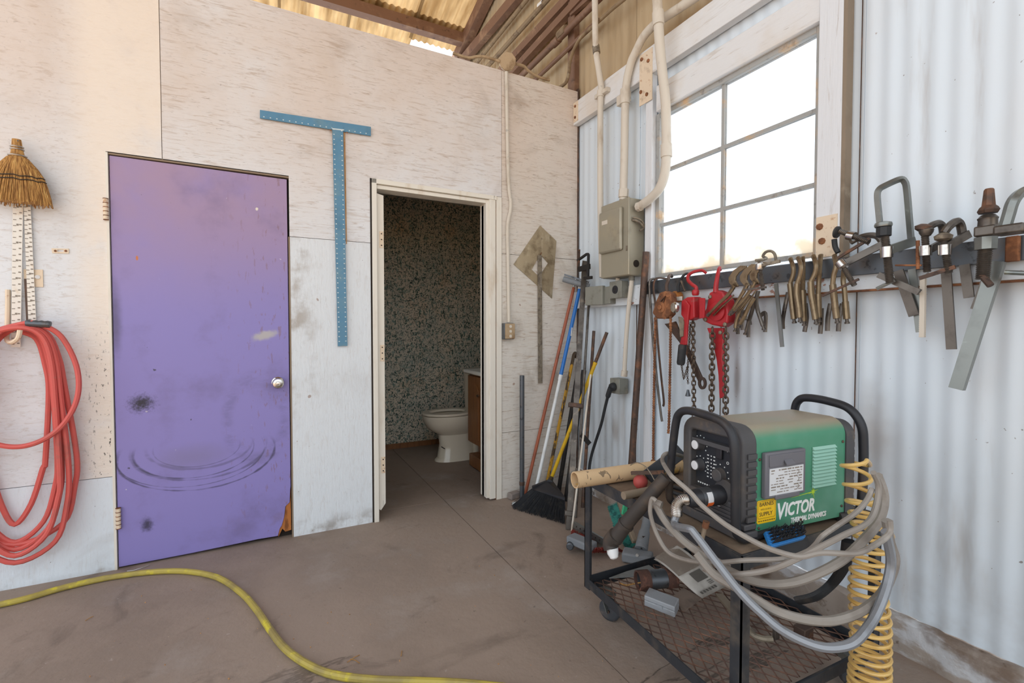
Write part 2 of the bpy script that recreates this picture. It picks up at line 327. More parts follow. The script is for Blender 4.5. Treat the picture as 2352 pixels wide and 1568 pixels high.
panel_at([(DX1, 0), (OX0, 0), (OX0, 1.692 - e), (DX1, 1.692 - e)], 'plywood_mid')
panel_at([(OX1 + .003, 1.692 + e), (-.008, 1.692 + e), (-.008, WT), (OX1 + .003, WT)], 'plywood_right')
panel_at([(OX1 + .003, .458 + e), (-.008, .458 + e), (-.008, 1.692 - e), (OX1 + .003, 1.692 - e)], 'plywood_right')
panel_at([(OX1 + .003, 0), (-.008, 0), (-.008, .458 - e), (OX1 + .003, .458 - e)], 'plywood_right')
core = MB()
for x0, x1, z0, z1 in ((-5, DX0 - .02, 0, WT - .005), (DX0 - .02, DX1 + .02, DZ + .02, WT - .005), (DX1 + .02, OX0, 0, WT - .005), (OX0, OX1, OZ, WT - .005), (OX1, -.01, 0, WT - .005)):
    core.bx(x0, x1, .0142, .10, z0, z1)
core.build('stud_frame', 'wall_core', wb)
# ---- bathroom shell
mk('sponged_paint', '#d8c9b3', [D(c='#a9aca0', s=3, lo=.4, hi=.7, det=5, amt=.6), D(c='#d0b08c', s=4, lo=.5, hi=.75, amt=.7), D(c='#2f5148', s=34, st=(1.7, 1, .8), lo=.545, hi=.585, det=2, dis=1.3, rot=(0, .6, 0), amt=.9), D(c='#1f3833', s=38, st=(.8, 1, 1.8), lo=.575, hi=.605, det=2, dis=1.5, rot=(0, -.5, 0), off=(3, 1, 2), amt=.95), D(c='#6f8a80', s=30, lo=.60, hi=.63, det=1, dis=.8, off=(7, 2, 5), amt=.6)], rough=.7)
mk('bath_white', '#d8d4cb', rough=.8)
mk('stained_wood', '#8a5a32', [D(c='#6a3f22', s=12, st=(3, 3, .4), lo=.45, hi=.7, det=6, dis=.8, amt=.8)], rough=.45)
bb = struct(MB().bx(-2.3, .25, 1.70, 1.76, 0, 2.46).build('wall_bathroom_back', 'sponged_paint'), 'bathroom wall sponge-painted beige with dark green flecks')
struct(MB().bx(-.055, -.005, .101, 1.70, 0, 2.46).build('wall_bathroom_right', 'sponged_paint'), 'side wall of the bathroom with green flecks')
struct(MB().bx(-2.3, -2.25, .101, 1.70, 0, 2.46).build('wall_bathroom_left', 'sponged_paint'), 'far left side wall inside the bathroom')
struct(MB().bx(-2.3, -.0, .101, 1.76, 2.46, 2.50).build('ceiling_bathroom', 'bath_white'), 'low ceiling over the bathroom')
bs = MB(); bs.bx(-2.25, -.055, 1.688, 1.70, 0, .05); struct(bs.build('baseboard_back', 'stained_wood'), 'brown wooden baseboard in the bathroom')

# ---- right wall: corrugated sheets
wr = sroot('wall_right', (0, 0, 0), 'white painted corrugated metal wall')
PITCH = .068
def sheet(y0, y1, z0, z1, mt, dx=0.0, name='corrugated_sheet'):
    n = max(2, int(round((y0 - y1) / PITCH * 10))); nz = 2
    def fn(u, v):
        y = y0 + (y1 - y0) * u
        return (.012 + dx - .0024 * math.cos(2 * math.pi * y / PITCH), y, z0 + (z1 - z0) * v)
    return MB().grid(fn, n, nz).build(name, mt, wr, smooth=80)
ys = [0.10, -.62, -1.244, -1.868, -2.492, -3.116, -3.74, -4.4]
for i in range(len(ys) - 1):
    a, b_ = ys[i], ys[i + 1] - .02; dx = .0032 * (i % 2)
    if b_ < -.81 and a > -1.73:            # columns crossed by the window
        sheet(a, b_, .128, 1.47, 'white_sheet', dx); sheet(a, b_, 2.45, 2.83, 'white_sheet', dx)
        if a > -.80: sheet(a, -.80, 1.47, 2.45, 'white_sheet', dx)
        if b_ < -1.745: sheet(-1.745, b_, 1.47, 2.45, 'white_sheet', dx)
    else: sheet(a, b_, .128, 2.83, 'white_sheet', dx)
RZ = lambda y: 4.439 + .24 * (2.359 - y)    # underside of the roof at depth y
for i, (a, b_) in enumerate(((2.5, 1.9), (1.92, 1.3), (1.32, .7), (.72, .08), (.1, -.6), (-.58, -1.2), (-1.18, -1.8), (-1.78, -2.4), (-2.38, -3.1), (-3.08, -4.4))):
    sheet(a, b_, 2.5 if a > .2 else 2.80, max(RZ(a), RZ(b_)) + .0, 'bare_sheet', .004 + .0016 * (i % 2))
struct(MB().bx(.0, .25, .1, 2.5, 0, 2.6).build('wall_right_back', 'wall_core'), 'outer wall behind the bathroom')
for y_, za, zb in ((-1.879, .13, 1.33), (-1.879, 1.46, 2.67), (-1.255, .13, 1.33), (-.631, .13, 1.33)):  # dark strips drawn as the shadow lines at the sheet laps
    MB().bx(.0025, .0075, y_ - .0012, y_ + .0012, za, zb).build('lap_shadow', 'rust_steel', wr)
# curb at the foot of the right wall
cb = MB()
def curb(u, v):
    y = -0.0 - 5.0 * u
    prof = [(.03, .125), (-.008, .128), (-.030, .118), (-.034, .06), (-.036, 0.0)]
    i = min(int(v * 4 + 1e-6), 4); x, z = prof[i]
    k = math.sin(y * 23) * .004 + math.sin(y * 61 + 1) * .003
    return (x + k, y, z + (k * .8 if 0 < i < 3 else 0))
cb.grid(curb, 160, 4); struct(cb.build('baseboard_right', 'curb_concrete', smooth=60), 'chipped concrete curb under the metal wall')
# girts, posts and casing of the right wall
def board(name, y0, y1, z0, z1, x0, x1, mt='white_wood', bevel=.003): return MB().bx(x0, x1, y0, y1, z0, z1).build(name, mt, wr, bevel=bevel)
board('corner_strip', .03, -.008, .1, 2.95, -.0075, .0, 'rust_steel', 0)
board('post_edge', -1.8381, -1.852, 1.46, 3.3, -.045, .0, 'old_sheet', 0)
board('upper_girt', 0, -3.6, 2.672, 2.835, -.045, .0)
board('window_header', -.83, -1.745, 2.437, 2.585, -.04, .0)
mk('peeling_paint', '#dde3e8', [D(c='#9c5a34', s=14, st=(1, .6, 1), lo=.60, hi=.64, det=8, amt=.9), D(c='#6b5a50', s=22, lo=.66, hi=.70, det=5, amt=.8), D(c='#cfc6ba', s=5, lo=.45, hi=.7, amt=.5)], rough=.7, bump=(20, .3))
board('lower_girt', 0, -3.6, 1.328, 1.45, -.035, .0, 'peeling_paint')
board('girt_rust_edge', -1.3, -3.6, 1.322, 1.328, -.036, .0, 'rust', 0)
board('window_post', -.745, -.80, .13, 2.672, -.04, .0, 'white_wood_up')
board('window_post', -1.745, -1.838, .13 + 1.33, 3.3, -.045, .0, 'white_wood_up')
pl = board('gusset_plate', -.70, -.805, 2.52, 2.82, -.049, -.0452, 'rust_cream', 0)
for y, z in ((-.72, 2.79), (-.775, 2.755), (-.715, 2.60), (-.765, 2.565)): MB().lathe([(.011, 0), (.011, .006), (.004, .009)], (-.049, y, z), (-1, 0, 0), 6).build('bolt', 'rust', pl)
pl = board('corner_plate', -.005, -.06, 2.69, 2.83, -.049, -.0452, 'rust_cream', 0)
for y, z in ((-.03, 2.80), (-.03, 2.72)): MB().lathe([(.010, 0), (.010, .006), (.004, .009)], (-.049, y, z), (-1, 0, 0), 6).build('bolt', 'rust', pl)
pl = board('corner_plate', -1.75, -1.83, 1.47, 1.635, -.05, -.0452, 'rust_cream', 0)
for y, z in ((-1.765, 1.595), (-1.775, 1.535)): MB().lathe([(.014, 0), (.012, .008), (.005, .010)], (-.05, y, z), (-1, 0, 0), 8).build('bolt', 'rust', pl)
# ---- window
w1 = sroot('window_1', (0, 0, 1.485), 'six-pane steel window with dirty glass and peeling frame')
WY0, WY1, WZ0, WZ1 = -.805, -1.742, 1.482, 2.437
fr = MB()
fr.bx(-.012, .03, WY0, WY0 - .026, WZ0, WZ1); fr.bx(-.012, .03, WY1 + .026, WY1, WZ0, WZ1); fr.bx(-.012, .03, WY0 - .026, WY1 + .026, WZ0, WZ0 + .02); fr.bx(-.012, .03, WY0 - .026, WY1 + .026, WZ1 - .026, WZ1)
fr.build('window_frame', 'window_paint', w1, bevel=.002)
MY = -1.253
MB().bx(.002, .022, MY + .009, MY - .009, WZ0 + .02, WZ1 - .026).build('muntin', 'window_paint', w1)
for z in (1.788, 2.098):
    for a, b_ in ((WY0 - .026, MY + .009), (MY - .009, WY1 + .026)): MB().bx(.002, .022, a, b_, z - .009, z + .009).build('muntin', 'window_paint', w1)
for a, b_ in ((WY0 - .026, MY + .009), (MY - .009, WY1 + .026)):
    for c, d_ in ((WZ0 + .02, 1.779), (1.797, 2.089), (2.107, WZ1 - .026)):
        o = MB().bx(.010, .014, a, b_, c, d_).build('pane', 'dirty_glass', w1, smooth=0)

# ---- roof
cl = sroot('ceiling', (0, 0, 4.2), 'corrugated roof on brown steel purlins')
def roofsheet(x0, x1, y0, y1, mt, dz=0):
    n = int(abs(x1 - x0) / PITCH * 8)
    def fn(u, v):
        x = x0 + (x1 - x0) * u; y = y0 + (y1 - y0) * v
        return (x, y, RZ(y) + .01 + dz + .009 * math.cos(2 * math.pi * x / PITCH))
    return MB().grid(fn, n, 3).build('roof_sheet', mt, cl, smooth=80)
mk('roof_metal', '#8c7558', [D(c='#6a543d', s=3, st=(1, .3, 1), lo=.4, hi=.7, amt=.8), D(c='#b09a7a', s=2, lo=.55, hi=.75, amt=.6)], rough=.7, metal=.1)
x = .04; i = 0
while x > -4.2:
    x1 = x - .66
    roofsheet(x + .03, x1, 3.6 if i else 2.40, 2.06, 'roof_fibreglass', .003 * (i % 2)); roofsheet(x + .03, x1, 2.14, .3, 'roof_fibreglass' if i < 4 else 'roof_metal', .006 + .003 * (i % 2)); roofsheet(x + .03, x1, .4, -5.5, 'roof_metal', .012 + .003 * (i % 2))
    x = x1; i += 1
def purlin(y, h=.10):
    z = RZ(y) - .015; b = MB(); b.bx(-4.6, -.02, y - .05, y + .05, z - .012, z); b.bx(-4.6, -.02, y - .05, y - .042, z - h, z - .012); b.bx(-4.6, -.02, y - .05, y + .05, z - h - .008, z - h)
    return b.build('purlin', 'brown_steel', cl)
for y in (2.13, .6, -.9, -2.4, -3.9, -5.3): purlin(y)
b = MB().bar((-.05, 2.45, RZ(2.45) - .09), (-.05, -5.4, RZ(-5.4) - .09), .09, .14, (0, 0, 1)); b.build('rake_beam', 'brown_steel', cl)

# ================================================================ DOORS
def loc(p, o): return tuple(Vector(p) - Vector(o))
DO = (DX0, .0, 0.0)
def dl(x, y): return loc(BW(x, y, .006), DO)
sc = hx('#3b3550')
mk('purple_paint', '#8d82c0', [
    D(c='#a98a9c', s=1.6, lo=.2, hi=.6, axis=(2, 1.15, 1.95), amt=.8),
    D(c='#85605a', s=38, st=(1.3, 1, .35), lo=.60, hi=.68, det=3, axis=(0, .35, .75), amt=.5),
    D(c='#6d5f86', s=3, lo=.5, hi=.75, det=6, amt=.5),
    D(c='#33302f', s=26, lo=.74, hi=.77, det=2, amt=.8), D(c='#d8cfd8', s=33, lo=.755, hi=.78, det=2, amt=.7),
    D(c='#7a5d55', s=9, lo=.5, hi=.7, axis=(2, .25, .0), axis2=(0, .3, .75), amt=.55),
    D(c='#1e1b20', blob=(dl(326, 926), (.075, 1, .062), .95), bn=(90, 1.1), amt=.95),
    D(c='#2b2733', blob=(dl(338, 1205), (.035, 1, .05), .9), bn=(70, .9), amt=.85),
    D(c='#38323a', blob=(dl(266, 735), (.035, 1, .26), .95), bn=(20, .5), amt=.55),
    D(c='#b9b4ac', blob=(dl(608, 770), (.085, 1, .032), .7), brot=(0, -.25, 0), bn=(40, .7), amt=.85),
    D(c='#e2d8c8', blob=(dl(590, 480), (.008, 1, .010), .4), bn=(90, .5)), D(c='#c9763c', blob=(dl(315, 593), (.006, 1, .014), .4), bn=(90, .6)),
    ] + [D(c=c_, blob=(dl(455 + (6, -8, 10, -4, 8, 0)[k_], 1042 - (0, 2, 12, 8, 22, 16)[k_]), (.345 * q_, 1, .185 * q_), .9), ring=w_, s=9, st=(.5, 1, 3), lo=.22, hi=.5, axis=(2, .60, .50), amt=am_, bn=(7, 3.2)) for k_, (q_, w_, c_, am_) in enumerate(((1.0, .035, '#3d3852', .8), (.93, .022, '#45405a', .7), (.86, .05, '#4d4866', .6), (.76, .03, '#3d3852', .7), (.68, .06, '#565070', .5), (.55, .03, '#454060', .5)))] + [
    D(c='#7d7390', blob=(dl(440, 1050), (.22, 1, .09), .9), bn=(8, .6), amt=.45), D(c='#5a5272', blob=(dl(590, 960), (.14, 1, .22), .9), ring=.3, s=9, st=(1, 1, 2), lo=.35, hi=.7, amt=.35)], rough=.5, bump=(5, .05))
mk('orange_wood', '#b5713a', [D(c='#7d4a25', s=20, st=(3, 1, .5), lo=.45, hi=.65)], rough=.9)
mk('chrome', '#cfcac4', [D(c='#8f8478', s=25, lo=.5, hi=.7, amt=.5)], rough=.22, metal=1)
mk('black_plastic', '#24242a', [D(c='#4b4541', s=8, lo=.5, hi=.75, amt=.5)], rough=.5)
d1 = sroot('door_1', DO, 'scuffed purple wooden door')
x0, x1 = DX0 + .012, DX1 - .010
out = [(x0, .008), (x0 + .30, .012), (x0 + .5, .018), (x0 + .60, .022), (x1 - .068, .02), (x1 - .058, .06), (x1 - .048, .075), (x1 - .035, .12), (x1 - .028, .18), (x1 - .006, .20), (x1 - .003, .27), (x1, .29), (x1, DZ - .016), (x0, DZ - .012)]
MB().prism([(x, .004, z) for x, z in out], (0, .034, 0)).build('door_slab', 'purple_paint', d1, bevel=.002, smooth=0)
cr_ = [(x1 - .066, .012), (x1 - .060, .06), (x1 - .050, .077), (x1 - .034, .122), (x1 - .026, .182), (x1 - .004, .202), (x1, .286), (x1, .04), (x1 - .03, .035), (x1 - .045, .055)]
MB().prism([(x, .010, z) for x, z in cr_], (0, .02, 0)).build('splintered_core', 'orange_wood', d1, smooth=0)
kp = BW(638, 878, .004)
kn = MB().lathe([(.031, 0), (.031, .004), (.024, .010), (.013, .014), (.012, .030), (.022, .036), (.028, .046), (.029, .056), (.024, .064), (.012, .067), (.010, .063), (.003, .064)], kp, (0, -1, 0), 28).build('knob', 'chrome', d1)
for px_, py_ in ((243, 480), (272, 1190)):
    c = BW(px_, py_, -.008); h = MB().tube([c + Vector((0, 0, -.05)), c + Vector((0, 0, .05))], .0095, 10)
    hh = h.build('hinge', 'rust_cream', d1)
    for k in (-.05, -.03, -.01, .01, .03, .05): MB().cyl(c + Vector((0, 0, k - .0016)), c + Vector((0, 0, k + .0016)), .0108, n=10).build('knuckle_ring', 'rust', hh)
t = sroot('trim_1', (DX0, 0, 0), 'thin painted frame around the purple door')
MB().bx(DX0 - .002, DX0 + .008, -.004, .05, 0, DZ).build('jamb', 'cream_trim', t); MB().bx(DX1 - .006, DX1 + .002, -.001, .05, 0, 1.69).build('jamb', 'wall_core', t); MB().bx(DX0, DX1, .0, .05, DZ - .008, DZ + .004).build('head', 'wall_core', t)
MB().bx(DX0 - .01, DX1 + .01, .042, .06, 0, DZ).build('stop', 'dark_gap', t)
# doorway casing
t = sroot('trim_2', (OX0, 0, 0), 'worn cream casing of the open bathroom doorway')
MB().bx(OX0 - .004, OX0 + .006, -.002, .06, 0, OZ).build('gap', 'dark_gap', t)
MB().bx(OX0 + .006, OX0 + .034, -.012, .06, .0, OZ - .002).build('casing', 'cream_trim', t, bevel=.002)
j = MB().prism([(OX0 + .036, .012, .07), (OX0 + .05, .012, .06), (OX0 + .079, .012, .10), (OX0 + .079, .012, OZ - .09), (OX0 + .036, .012, OZ - .08)], (0, .09, 0)).build('jamb', 'cream_trim', t, bevel=.002, smooth=0)
for z in (1.72, 1.03, .34):
    h = MB().bx(OX0 + .052, OX0 + .076, .009, .012, z - .05, z + .05).build('hinge_leaf', 'rust_cream', j)
    for k in (-.035, 0, .035): MB().cyl((OX0 + .064, .009, z + k), (OX0 + .064, .0075, z + k), .004, n=8).build('screw_hole', 'dark_gap', h)
MB().bx(OX0 + .006, OX1 - .04, -.012, .03, OZ - .03, OZ - .002).build('head_casing', 'cream_trim', t, bevel=.002)
MB().bx(OX0 + .036, OX1 - .075, .004, .10, OZ - .056, OZ - .032).build('head_jamb', 'cream_trim', t, bevel=.002)
xr = OX1 - .115
MB().bx(xr, xr + .022, .0, .10, .02, OZ - .05).build('jamb', 'cream_trim', t, bevel=.002)
MB().bx(xr - .0, xr + .012, .04, .075, .02, OZ - .06).build('door_stop', 'cream_trim', t, bevel=.002)
MB().bx(xr + .022, xr + .068, -.010, .10, .012, OZ - .03).build('casing', 'cream_trim', t, bevel=.003)
MB().bx(xr + .068, xr + .074, .0, .06, .0, OZ).build('gap', 'rust', t)
MB().bx(xr + .074, OX1, -.006, .06, .0, OZ - .004).build('casing', 'cream_trim', t, bevel=.002)

# ================================================================ BATHROOM
mk('porcelain', '#ded2bd', rough=.18, coat=.4)
mk('white_top', '#e8e4da', rough=.35)
to = thing('toilet', 'cream porcelain toilet with the seat down in the dim bathroom', 'toilet', (-.6, 1.10, 0))
def loft(secs, n=36, p=2.0):
    b = MB(); vs = []
    for z, cx, cy, rx, ry in secs:
        for k in range(n):
            a = 2 * math.pi * k / n; ca, sa = math.cos(a), math.sin(a); q = (abs(ca) ** p + abs(sa) ** p) ** (-1 / p)
            vs.append((cx + rx * ca * q, cy + ry * sa * q, z))
    m = len(secs); fs = [(i * n + k, i * n + (k + 1) % n, (i + 1) * n + (k + 1) % n, (i + 1) * n + k) for i in range(m - 1) for k in range(n)]
    return b.add(vs, fs + [tuple(reversed(range(n))), tuple(range((m - 1) * n, m * n))])
ty = 1.10
loft([(0, -.545, ty, .215, .105), (.012, -.545, ty, .212, .103), (.03, -.545, ty, .19, .092), (.15, -.55, ty, .165, .082), (.235, -.56, ty, .165, .088), (.27, -.585, ty, .20, .12), (.31, -.605, ty, .225, .155), (.36, -.62, ty, .235, .172), (.405, -.625, ty, .238, .176), (.412, -.625, ty, .235, .172)], p=2.4).build('bowl', 'porcelain', to)
n = 40; seat = MB()
oo = [(-.625 + .245 * math.cos(2 * math.pi * k / n), ty + .182 * math.sin(2 * math.pi * k / n), .416) for k in range(n)]
ii = [(-.64 + .165 * math.cos(2 * math.pi * k / n), ty + .105 * math.sin(2 * math.pi * k / n), .416) for k in range(n)]
seat.ring(oo, ii, (0, 0, .022)); seat.build('seat', 'porcelain', to, bevel=.006)
loft([(.395, -.30, ty, .115, .20), (.76, -.30, ty, .12, .225)], n=32, p=6).build('tank', 'porcelain', to, bevel=.01)
loft([(.762, -.30, ty, .13, .235), (.80, -.30, ty, .13, .235)], n=32, p=6).build('tank_lid', 'porcelain', to, bevel=.008)
MB().bx(-.42, -.33, ty - .10, ty + .10, .02, .40).build('trapway', 'porcelain', to, bevel=.03)
MB().box((-.72, ty - .112, .14), (.04, .003, .008), Matrix.Rotation(.6, 3, 'Y')).build('chip_mark', 'dark_gap', to)
va = thing('vanity_cabinet', 'brown wooden bathroom vanity with arched door panels', 'cabinet', (-.31, .50, 0))
vx, vy0, vy1 = -.555, .22, .83
MB().bx(vx + .02, -.06, vy0, vy1, .21, .80).build('body', 'stained_wood', va); MB().bx(vx + .10, -.06, vy0, vy1 - .0, .0, .21).build('toe_kick', 'stained_wood', va)
MB().bx(vx + .01, vx + .10, vy0, vy1 - .01, .012, .115).build('base_rail', 'stained_wood', va, bevel=.006)
for a, b_ in ((vy1 - .015, vy1 - .305), (vy1 - .315, vy0 + .01)):
    d_ = MB().bx(vx - .002, vx + .02, b_, a, .225, .785).build('door', 'stained_wood', va, bevel=.004)
    arch = [(vx - .002, a - .05, .27), (vx - .002, b_ + .05, .27), (vx - .002, b_ + .05, .66)] + [(vx - .002, (a + b_) / 2 - ((a - b_) / 2 - .05) * math.cos(math.pi * k / 8), .66 + .07 * math.sin(math.pi * k / 8)) for k in range(1, 8)] + [(vx - .002, a - .05, .66)]
    MB().prism(arch, (-.008, 0, 0)).build('raised_panel', 'stained_wood', d_, bevel=.004, smooth=0)
    MB().lathe([(.005, 0), (.005, .012), (.013, .018), (.013, .024), (.004, .028)], (vx - .003, (b_ + .03), .64), (-1, 0, 0), 12).build('knob', 'chrome', d_)
MB().bx(vx - .03, -.06, vy0 - .02, vy1 + .02, .802, .835).build('countertop', 'white_top', va, bevel=.01)
sp_ = tag(MB().prism([(-.085, vy1 + .01, .836)] + [(-.085 - .0, vy1 + .01 - .12 * k / 8, .836 + .07 * math.sin(math.pi * k / 8) ** .6) for k in range(1, 8)] + [(-.085, vy1 - .11, .836)], (-.30, 0, 0)).build('soap_dish', 'white_top', bevel=.004), 'small rounded white dish on the vanity countertop', 'dish')

# ================================================================ BACK WALL OBJECTS
mk('blue_paint', '#5785a0', [D(c='#74919a', s=9, lo=.45, hi=.7, det=6, amt=.7), D(c='#3c5560', s=5, lo=.52, hi=.75, amt=.7), D(c='#b9c4c4', s=40, lo=.68, hi=.74, amt=.6), D(c='#7a5d45', s=18, lo=.68, hi=.76, amt=.6)], rough=.5, metal=.2)
mk('pale_mark', '#cdd6d6', rough=.6)
mk('raw_wood', '#c79a6d', [D(c='#a57a50', s=25, st=(1, 1, .4), lo=.4, hi=.7), D(c='#e8dccb', s=14, lo=.58, hi=.7, amt=.7)], rough=.9, bump=(60, .5))
ts = thing('t_square', 'blue metal drywall T-square hanging on two nails between the doors', 'T-square', BW(787, 793, -.008))
Y = -.014
hd = [BW(597, 252, Y), BW(852, 291, Y), BW(852, 312, Y), BW(597, 271, Y)]
head = MB().prism(hd, (0, .006, 0)).build('head', 'blue_paint', ts, smooth=0, bevel=.001)
bl = [BW(763, 285, Y - .004), BW(788, 290, Y - .004), BW(798, 794, Y - .004), BW(776, 795, Y - .004)]
blade = MB().prism(bl, (0, .003, 0)).build('blade', 'blue_paint', ts, smooth=0)
tk = MB()
for k in range(44):
    u = (k + 1) / 45
    for a, b_, s_ in ((bl[0], bl[3], .14), (bl[1], bl[2], -.14)):
        p = a.lerp(b_, u); q = (bl[1] - bl[0]) * s_ if s_ > 0 else (bl[1] - bl[0]) * s_
        c = p + q; tk.box((c.x, c.y - .0016, c.z), (.0075, .0012, .005))
tk.build('scale_marks', 'pale_mark', blade, kind='stuff')
tk = MB()
for k in range(18):
    p = hd[3].lerp(hd[2], (k + .6) / 18.5) + Vector((0, -.0004, .010)); tk.box(p, (.006, .0012, .005))
tk.build('scale_marks', 'pale_mark', head, kind='stuff')
MB().prism([BW(763, 294, Y - .0042), BW(789, 297, Y - .0042), BW(789, 300, Y - .0042), BW(763, 297, Y - .0042)], (0, .001, 0)).build('joint_line', 'pale_mark', blade)
ws = [BW(789, 304, -.004), BW(793, 305, -.004), BW(797, 560, -.004), BW(795, 560, -.004)]
tag(MB().prism(ws, (0, .0035, 0)).build('wood_sliver', 'raw_wood', smooth=0), 'thin rough wooden strip behind the blade of the blue T-square', 'wood strip')
for x_, y_ in ((759, 297), (797, 303)): tag(MB().cyl(BW(x_, y_, .0), BW(x_, y_ + 2, -.03), .0035, n=8).build('nail', 'rust', origin=BW(x_, y_, -.01)), 'rusty nail under the ' + ('left' if x_ < 780 else 'right') + ' arm of the blue T-square head', 'nail', 'nails holding the T-square')
# small rusty plates and holes on the left
o = thing('latch_plate', 'small rusty strike plate screwed flat above the hinge plate', 'plate', BW(138, 577, 0)); Y = -.004
MB().ring([BW(118, 570, Y), BW(158, 571, Y), BW(158, 582, Y), BW(120, 581, Y)], [BW(132, 573, Y), BW(146, 573, Y), BW(146, 578, Y), BW(132, 578, Y)], (0, .003, 0)).build('plate', 'rust_cream', o, smooth=0)
MB().cyl(BW(127, 576, Y), BW(127, 576, Y - .003), .005, n=8).build('screw', 'rust', o); MB().cyl(BW(151, 576, Y), BW(151, 576, Y - .003), .005, n=8).build('screw', 'rust', o)
o = thing('hinge_plate', 'square cream painted plate beside the white rulers', 'plate', BW(88, 640, 0))
MB().prism([BW(54, 618, -.005), BW(98, 619, -.005), BW(99, 659, -.005), BW(56, 658, -.005)], (0, .004, 0)).build('plate', 'rust_cream', o, smooth=0)
MB().cyl(BW(86, 636, -.005), BW(86, 636, -.010), .009, n=12).build('bolt_head', 'white_wood', o)
# rulers
mk('white_ruler', '#e6e0d6', [D(c='#c9a77c', s=14, lo=.55, hi=.72, amt=.6)], rough=.5)
mk('ink', '#8a8075', rough=.8)
def ruler(q, Y, name, lab, n):
    o = thing(name, lab, 'ruler', BW(*q[2], Y), group=None); c = [BW(*p, Y) for p in q]
    b = MB().prism(c, (0, .0025, 0)).build('blade', 'white_ruler', o, smooth=0); tk = MB()
    for k in range(n):
        u = (k + .5) / n; l = c[0].lerp(c[3], u); r = c[1].lerp(c[2], u); wv = r - l
        tk.box(l + wv * .22 + Vector((0, -.0006, 0)), (.010, .001, .003)); tk.box(l + wv * .78 + Vector((0, -.0006, .004)), (.008, .001, .005))
        if k % 3 == 0: tk.box(l + wv * .5 + Vector((0, -.0006, .004)), (.007, .001, .008))
    tk.build('scale_marks', 'ink', b, kind='stuff'); return o
ruler([(29, 470), (53, 470), (47, 797), (25, 797)], -.018, 'ruler', 'wide white metal ruler hanging behind the whisk broom, left of two', 24)
ruler([(54, 470), (70, 470), (83, 738), (65, 738)], -.014, 'ruler', 'narrow white ruler with dark marks, right of the two behind the broom', 26)
tag(MB().prism([BW(55, 640, -.0095), BW(61, 640, -.0095), BW(66, 735, -.0095), BW(60, 735, -.0095)], (0, .003, 0)).build('wood_strip', 'rust_steel', smooth=0), 'thin brown strip between the two white rulers', 'strip')
# whisk broom
mk('straw', '#b98a4d', [D(c='#8a5f30', s=60, st=(3, 3, .3), lo=.42, hi=.6, det=3), D(c='#d8b06c', s=40, st=(3, 3, .25), lo=.55, hi=.7, amt=.8)], rough=.85)
mk('black_thread', '#2a2623', rough=.8)
mk('wire_metal', '#b9b4ad', rough=.35, metal=.9)
wk = thing('whisk_broom', 'straw whisk broom with black stitching hanging on the white wall', 'broom', BW(40, 470, -.04)); Y = -.060
def wsec(v):      # (centre px, half width m, half depth m) down the broom
    tbl = [(0, 38, 320, .016, .013), (.09, 39, 336, .019, .015), (.2, 40, 352, .022, .018), (.28, 40, 364, .035, .022), (.45, 40, 393, .078, .03), (.62, 39, 410, .092, .032), (.8, 38, 440, .108, .034), (1, 37, 468, .120, .036)]
    for a, b_ in zip(tbl, tbl[1:]):
        if v <= b_[0]:
            t_ = (v - a[0]) / (b_[0] - a[0]); return [a[i] + (b_[i] - a[i]) * t_ for i in range(1, 5)]
    return list(tbl[-1][1:])
b = MB(); vs = []; n = 20
for i in range(15):
    x_, y_, rx, ry = wsec(min(i / 14, .97)); c = BW(x_, y_, Y)
    for k in range(n): a = 2 * math.pi * k / n; vs.append(c + Vector((math.cos(a) * rx * .94, math.sin(a) * ry * .9, 0)))
b.add(vs, [(i * n + k, i * n + (k + 1) % n, (i + 1) * n + (k + 1) % n, (i + 1) * n + k) for i in range(14) for k in range(n)] + [tuple(reversed(range(n))), tuple(range(14 * n, 15 * n))])
b.build('straw_body', 'straw', wk)
b = MB(); rr = random.Random(3)
for k in range(260):
    a = rr.uniform(0, 2 * math.pi); q = .95 + .06 * rr.random(); P = []
    a2 = a + rr.uniform(-.08, .08); end = rr.uniform(.93, 1.03)
    for v in (.27, .4, .55, .7, .85, 1.0):
        v2 = .27 + (v - .27) * (end - .27) / .73; x_, y_, rx, ry = wsec(min(v2, 1)); c = BW(x_, y_ + max(0, v2 - 1) * 150, Y); aa = a + (a2 - a) * v
        P.append(c + Vector((math.cos(aa) * rx * q, math.sin(aa) * ry * q, 0)))
    b.tube(P, .0016, 4)
b.build('straws', 'straw', wk, kind='stuff')
for v in (.58, .645):
    x_, y_, rx, ry = wsec(v); c = BW(x_, y_, Y)
    MB().tube([c + Vector((math.cos(2 * math.pi * k / 28) * (rx * 1.02), math.sin(2 * math.pi * k / 28) * (ry + .003), .003 * math.sin(k * 2.2))) for k in range(28)], .0022, 6, True).build('stitching', 'black_thread', wk)
for v in (.1, .14, .24):
    x_, y_, rx, ry = wsec(v); c = BW(x_, y_, Y)
    MB().tube([c + Vector((math.cos(2 * math.pi * k / 20) * (rx + .001), math.sin(2 * math.pi * k / 20) * (ry + .001), 0)) for k in range(20)], .0032, 6, True).build('wire_band', 'wire_metal', wk)
tag(MB().cyl(BW(41, 325, 0), BW(41, 323, -.075), .003, n=8).build('nail', 'dark_steel', origin=BW(41, 325, -.03)), 'nail through the handle of the whisk broom', 'nail')
